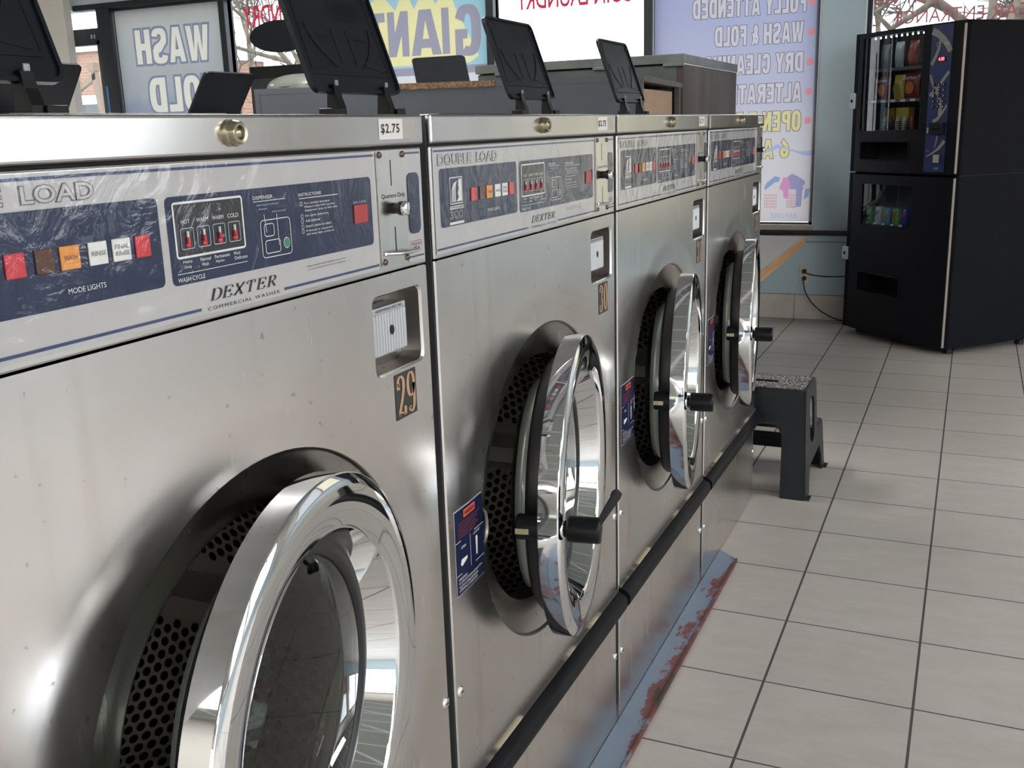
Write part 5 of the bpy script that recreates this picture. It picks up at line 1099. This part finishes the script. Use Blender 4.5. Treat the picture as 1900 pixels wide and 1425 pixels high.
swoosh([(0.690, 1.200), (0.670, 1.170), (0.640, 1.135), (0.615, 1.125)], (0.005, 0.009)); swoosh([(0.648, 1.060), (0.645, 1.035), (0.635, 1.005)], (0.004, 0.003)); swoosh([(0.690, 1.035), (0.660, 1.000), (0.620, 0.975), (0.590, 0.962)], (0.009, 0.002))
a2 = a; a = Art(vm2); a.text('USI', 0.640, 0.902, 0.664, 0.912, 'film_pale', 0.0005); a.text('change', 0.584, 0.985, 0.606, 0.992, 'film_pale', 0.0005); a.poly(circ_e(0.618, 1.475, 0.009, 0.011, 20), 'plastic_beige', 0.0009); a.poly(circ_e(0.618, 1.475, 0.006, 0.008, 20), 'vend_blue', 0.0012); a.text('COIN', 0.650, 1.472, 0.680, 1.480, 'film_pale', 0.0007)
for q_ in (a2, a):
    for f_, m_ in zip(q_.b.f, q_.b.m): pb_.add([q_.b.v[k] for k in f_], [tuple(range(len(f_)))], q_.b.mats[m_].name)
sp_ = pb_.build('selection_panel', t)
b = MB()
k_ = 0
for r in range(5):
    for c in range(3):
        k_ += 1; u, z = 0.612 + c * 0.029, 1.293 - r * 0.025
        p = Vector(vm2(u, z, 0)); b.lathe([(0.0, 0.0085), (0.004, 0.0080), (0.005, 0.0)], 'black_plastic', p, (0, -1, 0), 14)
        tx = text2d('ABCDEF1234567*0'[k_ - 1]); vs, fs = fit(tx, u - 0.0028, z - 0.004, u + 0.0028, z + 0.004); b.add([vm2(x, y, 0.0054) for x, y in vs], fs, 'label_white')
b.build('keypad', sp_)
b = MB(); b.box((0.622, bul(0.64) - 0.005, 1.398), (0.668, bul(0.64), 1.420), 'vend_dark'); a = Art(lambda u, v, h: (u, bul(0.64) - 0.0052 - h, v)); a.text('4.88', 0.626, 1.401, 0.664, 1.417, 'led_red', 0.0002, off=0.03); b.add(a.b.v, a.b.f, 'led_red'); b.build('price_display', sp_)
b = MB(); b.box((0.604, bul(0.645) - 0.016, 1.066), (0.692, bul(0.645) + 0.004, 1.120), 'black_plastic'); b.box((0.620, bul(0.645) - 0.018, 1.088), (0.676, bul(0.645) - 0.016, 1.094), 'hole_black'); b.build('bill_slot', sp_, bevel=0.003)
b = MB(); b.box((0.588, bul(0.60) - 0.008, 1.072), (0.599, bul(0.60), 1.098), 'plastic_beige'); b.build('coin_button', sp_, bevel=0.002)
b = MB(); b.box((0.629, bul(0.65) - 0.005, 0.930), (0.677, bul(0.65), 0.975), 'vend_dark'); b.box((0.634, bul(0.65) - 0.007, 0.934), (0.672, bul(0.65) - 0.005, 0.971), 'plastic_beige'); b.build('coin_return', sp_, bevel=0.001)
for z0, z1, z2 in ((0.885, 1.557, 1.24), (0.045, 0.862, 0.44)):
    b = MB(); b.box((FW - 0.002, -0.012, z0), (FW + 0.004, 0.000, z1), 'vend_strip'); b.build('edge_strip', t)
    hd = 0.040 if z0 > 0.5 else 0.034
    b = MB(); b.box((-0.006, -0.022, z2 - hd), (0.038, 0.0, z2 + hd), 'zinc'); b.box((0.040, -0.016, z2 - hd), (0.046, 0.0, z2 + hd), 'rail_brown'); b.lathe([(0, 0.009), (0.004, 0.008), (0.004, 0)], 'hole_black', (0.014, -0.022, z2), (0, -1, 0), 14); b.build('lock_handle', t, bevel=0.003)
# goods inside
def vput(o, u, d, z): o.location = VA + Vector((cos(VR) * u - sin(VR) * d, sin(VR) * u + cos(VR) * d, z)); o.rotation_euler = (0, 0, VR); return o
def snack_bag(u, z, w, h, m, label, word=None, m2=None):
    b = MB(); nx, nz = 10, 12
    for sd in (-1, 1):
        vs = []; fs = []
        for j in range(nz + 1):
            for i in range(nx + 1):
                a_, c = i / nx, j / nz; th = 0.022 * (max(0, sin(pi * a_)) ** 0.5) * (max(0, sin(pi * c)) ** 0.6) + 0.0008
                vs.append(((a_ - 0.5) * w * (1 - 0.05 * sin(pi * c)), sd * th, c * h))
        for j in range(nz):
            for i in range(nx):
                f = (j * (nx + 1) + i, j * (nx + 1) + i + 1, (j + 1) * (nx + 1) + i + 1, (j + 1) * (nx + 1) + i); fs.append(f if sd < 0 else f[::-1])
        b.add(vs, fs, m, True)
    if m2: a_ = Art(lambda x, y, hh: (x, -0.0235 - hh, y)); a_.poly(circ_e(0, h * 0.42, w * 0.30, h * 0.24, 20), m2, 0.0002); b.add(a_.b.v, a_.b.f, m2)
    o = b.build('snack_bag')
    if word:
        a_ = Art(lambda x, y, hh: (x, -0.0245 - hh, y)); a_.text(word, -w * 0.44, h * 0.74, w * 0.44, h * 0.90, 'pack_white', 0.0, off=0.02); a_.b.build('lettering', o)
    vput(o, u - 0.105, 0.055, z); return tag(o, label, 'snack bag', 'snack bags in the vending machine')
snack_bag(0.275, 1.392, 0.062, 0.120, 'pack_grey', 'dim grey snack bag on top shelf of vending machine, leftmost'); snack_bag(0.375, 1.392, 0.058, 0.125, 'pack_silver', 'silver snack bag in middle of top vending shelf'); snack_bag(0.475, 1.392, 0.064, 0.125, 'pack_dred', 'dark red snack bag at right of top vending shelf', m2='pack_red')
snack_bag(0.280, 1.240, 0.085, 0.115, 'pack_dred', 'dark red corn chip bag at left of middle vending shelf', 'Doritos', 'pack_orange'); snack_bag(0.385, 1.240, 0.072, 0.118, 'pack_yellow', 'yellow snack bag in middle of middle vending shelf', m2='pack_dyellow'); snack_bag(0.480, 1.240, 0.098, 0.122, 'pack_dred', 'red corn chip bag with white lettering, right on middle vending shelf', 'Doritos', 'pack_orange')
for i, (u, m_, lb) in enumerate(((0.325, 'pack_dyellow', 'dim yellow snack box, left of two above the candy rolls'), (0.425, 'pack_yellow', 'brighter yellow snack box, right of two above the candy rolls'))):
    b = MB(); b.box((-0.045, -0.02, 0), (0.045, 0.02, 0.110), m_); o = b.build('snack_box', bevel=0.002); vput(o, u - 0.150, 0.105, 1.0885); tag(o, lb, 'snack box', 'snack boxes in the vending machine')
for i, (u, m_, lb) in enumerate(((0.295, 'pack_silver', 'leftmost candy roll on bottom vending shelf'), (0.343, 'pack_brown', 'second candy roll from left, brown and pale, bottom vending shelf'), (0.390, 'pack_white', 'middle white candy roll on bottom vending shelf'), (0.440, 'pack_white', 'fourth candy roll from left, white, bottom vending shelf'), (0.492, 'pack_red', 'rightmost candy roll, red and pale, bottom vending shelf'))):
    b = MB(); b.lathe([(0, 0.0), (0.001, 0.013), (0.045, 0.013), (0.052, 0.008), (0.066, 0.007), (0.067, 0)], m_, (0, 0, 0), (0, 0, 1), 16)
    for k in range(4): b.lathe([(0.008 + k * 0.010, 0.0134), (0.012 + k * 0.010, 0.0134)], 'pack_black' if m_ != 'pack_black' else 'pack_white', (0, 0, 0), (0, 0, 1), 16)
    o = b.build('candy_roll'); vput(o, u - 0.100, 0.048, 1.088); tag(o, lb, 'candy', 'candy rolls on the bottom shelf')
for i, (u, m_, m2, lb) in enumerate(((0.165, 'pack_silver', 'pack_lblue', 'silver drink can, leftmost in lower vending window'), (0.226, 'pack_green', 'pack_white', 'green drink can with white streaks in lower vending window'), (0.292, 'pack_silver', 'pack_dred', 'grey and dark red drink can, third in lower vending window'), (0.355, 'pack_lblue', 'pack_yellow', 'light blue and yellow drink can in lower vending window'), (0.422, 'pack_lgreen', 'pack_red', 'green drink can with red patch in lower vending window'), (0.482, 'pack_blue', 'pack_red', 'blue drink can, rightmost in lower vending window'))):
    b = MB(); b.lathe([(0, 0), (0.001, 0.022), (0.006, 0.026), (0.086, 0.026), (0.092, 0.022), (0.093, 0.0)], m_, (0, 0, 0), (0, 0, 1), 24)
    a_ = Art(lambda x, y, h: (0.0265 * sin(x / 0.0265), -0.0265 * cos(x / 0.0265), y)); 
    for k in range(4): a_.poly([(-0.018 + k * 0.009, 0.040 + k * 0.004), (-0.012 + k * 0.009, 0.040 + k * 0.004), (-0.006 + k * 0.009, 0.070 + k * 0.002), (-0.011 + k * 0.009, 0.070 + k * 0.002)], m2, 0)
    a_.poly([(-0.018, 0.018), (-0.006, 0.016), (0.006, 0.016), (0.018, 0.018), (0.018, 0.030), (0.006, 0.034), (-0.006, 0.034), (-0.018, 0.030)], m2, 0)
    b.add(a_.b.v, a_.b.f, m2)
    o = b.build('drink_can'); vput(o, u - 0.090, 0.044, 0.6065); tag(o, lb, 'drink can', 'drink cans in the vending machine')
    b = MB(); b.box((-0.014, -0.030, 0.001), (0.010, -0.0285, 0.010), 'label_white'); b.build('price_tag', o)
# outlet and cords
t = empty('wall_outlet', (-0.3035, YW - 0.001, 0.264)); tag(t, 'ivory double wall outlet with two black plugs beside vending machine', 'outlet')
b = MB(); b.box((-0.033, -0.006, -0.053), (0.033, 0.0, 0.053), 'ivory'); b.build('cover_plate', t, bevel=0.003)
for z in (0.024, -0.018):
    b = MB(); b.box((-0.017, -0.008, z - 0.014), (0.017, -0.005, z + 0.014), 'ivory'); b.build('socket', t, bevel=0.004)
for lb, pts, z in (('black power cord running level from outlet to vending machine', [(-0.300, 5.085, 0.286), (-0.28, 5.078, 0.278), (-0.24, 5.082, 0.268), (-0.17, 5.088, 0.262), (-0.10, 5.09, 0.264), (-0.03, 5.088, 0.270), (0.06, 5.07, 0.278)], 0.288),
                   ('black power cord drooping from outlet to floor by vending machine', [(-0.303, 5.085, 0.244), (-0.300, 5.075, 0.215), (-0.285, 5.07, 0.165), (-0.25, 5.07, 0.11), (-0.20, 5.07, 0.065), (-0.14, 5.07, 0.030), (-0.08, 5.07, 0.012), (0.02, 5.07, 0.006)], 0.246)):
    b = MB()
    P_ = [Vector(p) for p in pts]; sm = []
    for i in range(len(P_) - 1):
        p0, p1, p2, p3 = P_[max(i - 1, 0)], P_[i], P_[i + 1], P_[min(i + 2, len(P_) - 1)]
        for k in range(6):
            s_ = k / 6; sm.append(0.5 * ((2 * p1) + (p2 - p0) * s_ + (2 * p0 - 5 * p1 + 4 * p2 - p3) * s_ ** 2 + (3 * p1 - p0 - 3 * p2 + p3) * s_ ** 3))
    sm.append(P_[-1]); b.tube(sm, 0.0036, 'cord_black', 8); o = tag(b.build('power_cord'), lb, 'power cord')
    b = MB(); b.lathe([(0, 0.013), (0.020, 0.012), (0.030, 0.006), (0.034, 0.004)], 'cord_black', (-0.303, YW - 0.009, z), (0, -1, 0), 14); b.build('plug', o)

# ================================================================= OUTSIDE
b = MB(); b.add([(-60, YW + 0.3, -0.12), (60, YW + 0.3, -0.12), (60, 70, -0.12), (-60, 70, -0.12)], [(0, 1, 2, 3)], 'asphalt'); b.add([(4.5, -60, -0.12), (60, -60, -0.12), (60, YW + 0.3, -0.12), (4.5, YW + 0.3, -0.12)], [(0, 1, 2, 3)], 'asphalt'); b.add([(-60, -60, -0.12), (4.5, -60, -0.12), (4.5, -5.6, -0.12), (-60, -5.6, -0.12)], [(0, 1, 2, 3)], 'asphalt')
S('ground', b)
def building(loc, sx, sy, h, label, rz=0, coping='trim_white'):
    t = empty('brick_building', loc, rz); tag(t, label, 'building')
    b = MB(); b.box((-sx / 2, 0, -0.1), (sx / 2, sy, h), 'brick'); b.build('walls', t)
    b = MB(); b.box((-sx / 2 - 0.1, -0.1, h), (sx / 2 + 0.1, sy + 0.1, h + 0.18), coping); b.build('coping', t)
    for i in range(int(sx // 3) if sx > 5 else 0):
        b = MB(); x = -sx / 2 + 1.5 + i * 3; b.box((x - 0.6, -0.03, 0.6), (x + 0.6, 0.02, 1.7), 'car_glass'); b.box((x - 0.68, -0.05, 0.5), (x + 0.68, 0.0, 0.6), 'trim_white'); b.build('window', t)
building((-23.4, 20, 0), 8.5, 2, 3.45, 'tall brick building across street seen through glass door'); building((-17.5, 20, 0), 2.9, 1, 2.98, 'low brick building with white coping seen through clear window')
building((18, -2, 0), 16, 8, 3.4, 'brick building across side street, right of the shop', radians(-90)); building((2, -20, 0), 18, 8, 3.2, 'brick building behind the shop rear windows', pi)
def tree(loc, h, label, seed, r0=0.16, depth=7, spread=0.55, cat='tree'):
    rnd = random.Random(seed); b = MB(); cnt = [0]
    def br(p, d, L, r, k):
        if k == 0 or r < 0.0035: return
        q = p; pts = [p]; rs = [r]; dd = d.copy()
        for i in range(3):
            dd = (dd + Vector((rnd.uniform(-1, 1), rnd.uniform(-1, 1), rnd.uniform(-0.5, 0.9))) * 0.16).normalized(); q = q + dd * (L / 3); pts.append(q); rs.append(r * (1 - 0.13 * (i + 1)))
        cnt[0] += 1; b.tube(pts, rs, 'bark' if r > 0.02 else 'twig', 6 if r > 0.03 else 3, caps=False)
        for i in range(3 if k > 3 else 4):
            ax = Vector((rnd.uniform(-1, 1), rnd.uniform(-1, 1), rnd.uniform(-1, 1))).normalized(); nd = (dd + ax * rnd.uniform(0.45, 1.0) * spread * 1.5).normalized(); nd.z = nd.z * 0.9 + 0.08
            s_ = pts[-1] if i < 2 else pts[2 if i == 2 else 1]
            br(s_, nd.normalized(), L * rnd.uniform(0.62, 0.82), r * rnd.uniform(0.52, 0.70), k - 1)
    br(Vector((0, 0, -0.12)), Vector((0, 0, 1)), h * 0.30, r0, depth)
    o = b.build('bare_tree'); o.location = loc; return tag(o, label, cat, 'bare trees along the street')
tree((-13.6, 17.5, 0), 7.5, 'bare tree outside clear window, nearest the WASH FOLD poster', 3, 0.10); tree((-7.6, 11.6, 0), 6.2, 'bare tree outside clear window behind hanging oval disc', 11, 0.09)
for i_, (x_, y_, h_, lb_) in enumerate(((-12.2, 15.2, 4.6, 'low twiggy bare tree outside clear window, left of hanging disc'), (-10.0, 14.6, 4.4, 'low twiggy bare tree outside clear window, below hanging disc'))): tree((x_, y_, 0), h_, lb_, 21 + i_, 0.07, 6, 0.75)
tree((0.62, 11.5, 0), 5.4, 'thick-trunked bare tree above the vending machine', 5, 0.17, 7, 0.95); tree((-0.75, 14.5, 0), 5.6, 'thin bare tree outside left edge of window above vending machine', 8, 0.08, 6)
# parked van beyond the door
t = empty('parked_van', (-10.6, 9.3, -0.12)); tag(t, 'white parked van seen through glass door', 'van')
b = MB(); b.prism([(-2.2, 0, 0.35), (2.3, 0, 0.35), (2.35, 0, 1.0), (1.75, 0, 1.15), (1.2, 0, 1.85), (-2.1, 0, 1.92), (-2.25, 0, 1.2)], (0, 1.8, 0), 'car_white'); b.build('body', t, bevel=0.05, seg=3)
b = MB(); b.box((1.24, -0.01, 1.2), (0.4, 0.0, 1.75), 'car_glass'); b.box((0.3, -0.01, 1.2), (-0.8, 0.0, 1.75), 'car_glass'); b.build('side_glass', t)
for x in (-1.4, 1.45):
    b = MB(); b.lathe([(0, 0), (0.0, 0.2), (-0.02, 0.32), (0.2, 0.33), (0.2, 0)], 'rubber', (x, 0.0, 0.33), (0, 1, 0), 28); b.build('wheel', t)
b = MB(); b.box((2.30, 0.02, 0.75), (2.36, 0.25, 0.92), 'car_red'); b.box((1.3, -0.02, 1.05), (2.1, 0.0, 1.12), 'car_red'); b.build('red_stripe', t)
# wooden post stand by the door
b = MB(); b.prism([(-0.06, 0, 0), (0.0, 0, 0), (-0.23, 0, 1.86), (-0.28, 0, 1.86)], (0, 0.05, 0), 'wood_tan'); b.prism([(-0.50, 0.0, 1.60), (-0.22, 0.0, 1.73), (-0.22, 0.0, 1.79), (-0.50, 0.0, 1.655)], (0, 0.04, 0), 'wood_tan'); b.box((-0.30, -0.01, 1.80), (-0.215, 0.06, 1.88), 'wood_tan'); b.box((-0.4, -0.25, -0.12), (0.1, 0.3, 0.02), 'wood_tan')
o = tag(b.build('wooden_stand', bevel=0.004), 'tan wooden post stand with side arm outside glass door', 'stand'); o.location = (-6.84, 6.5, 0)
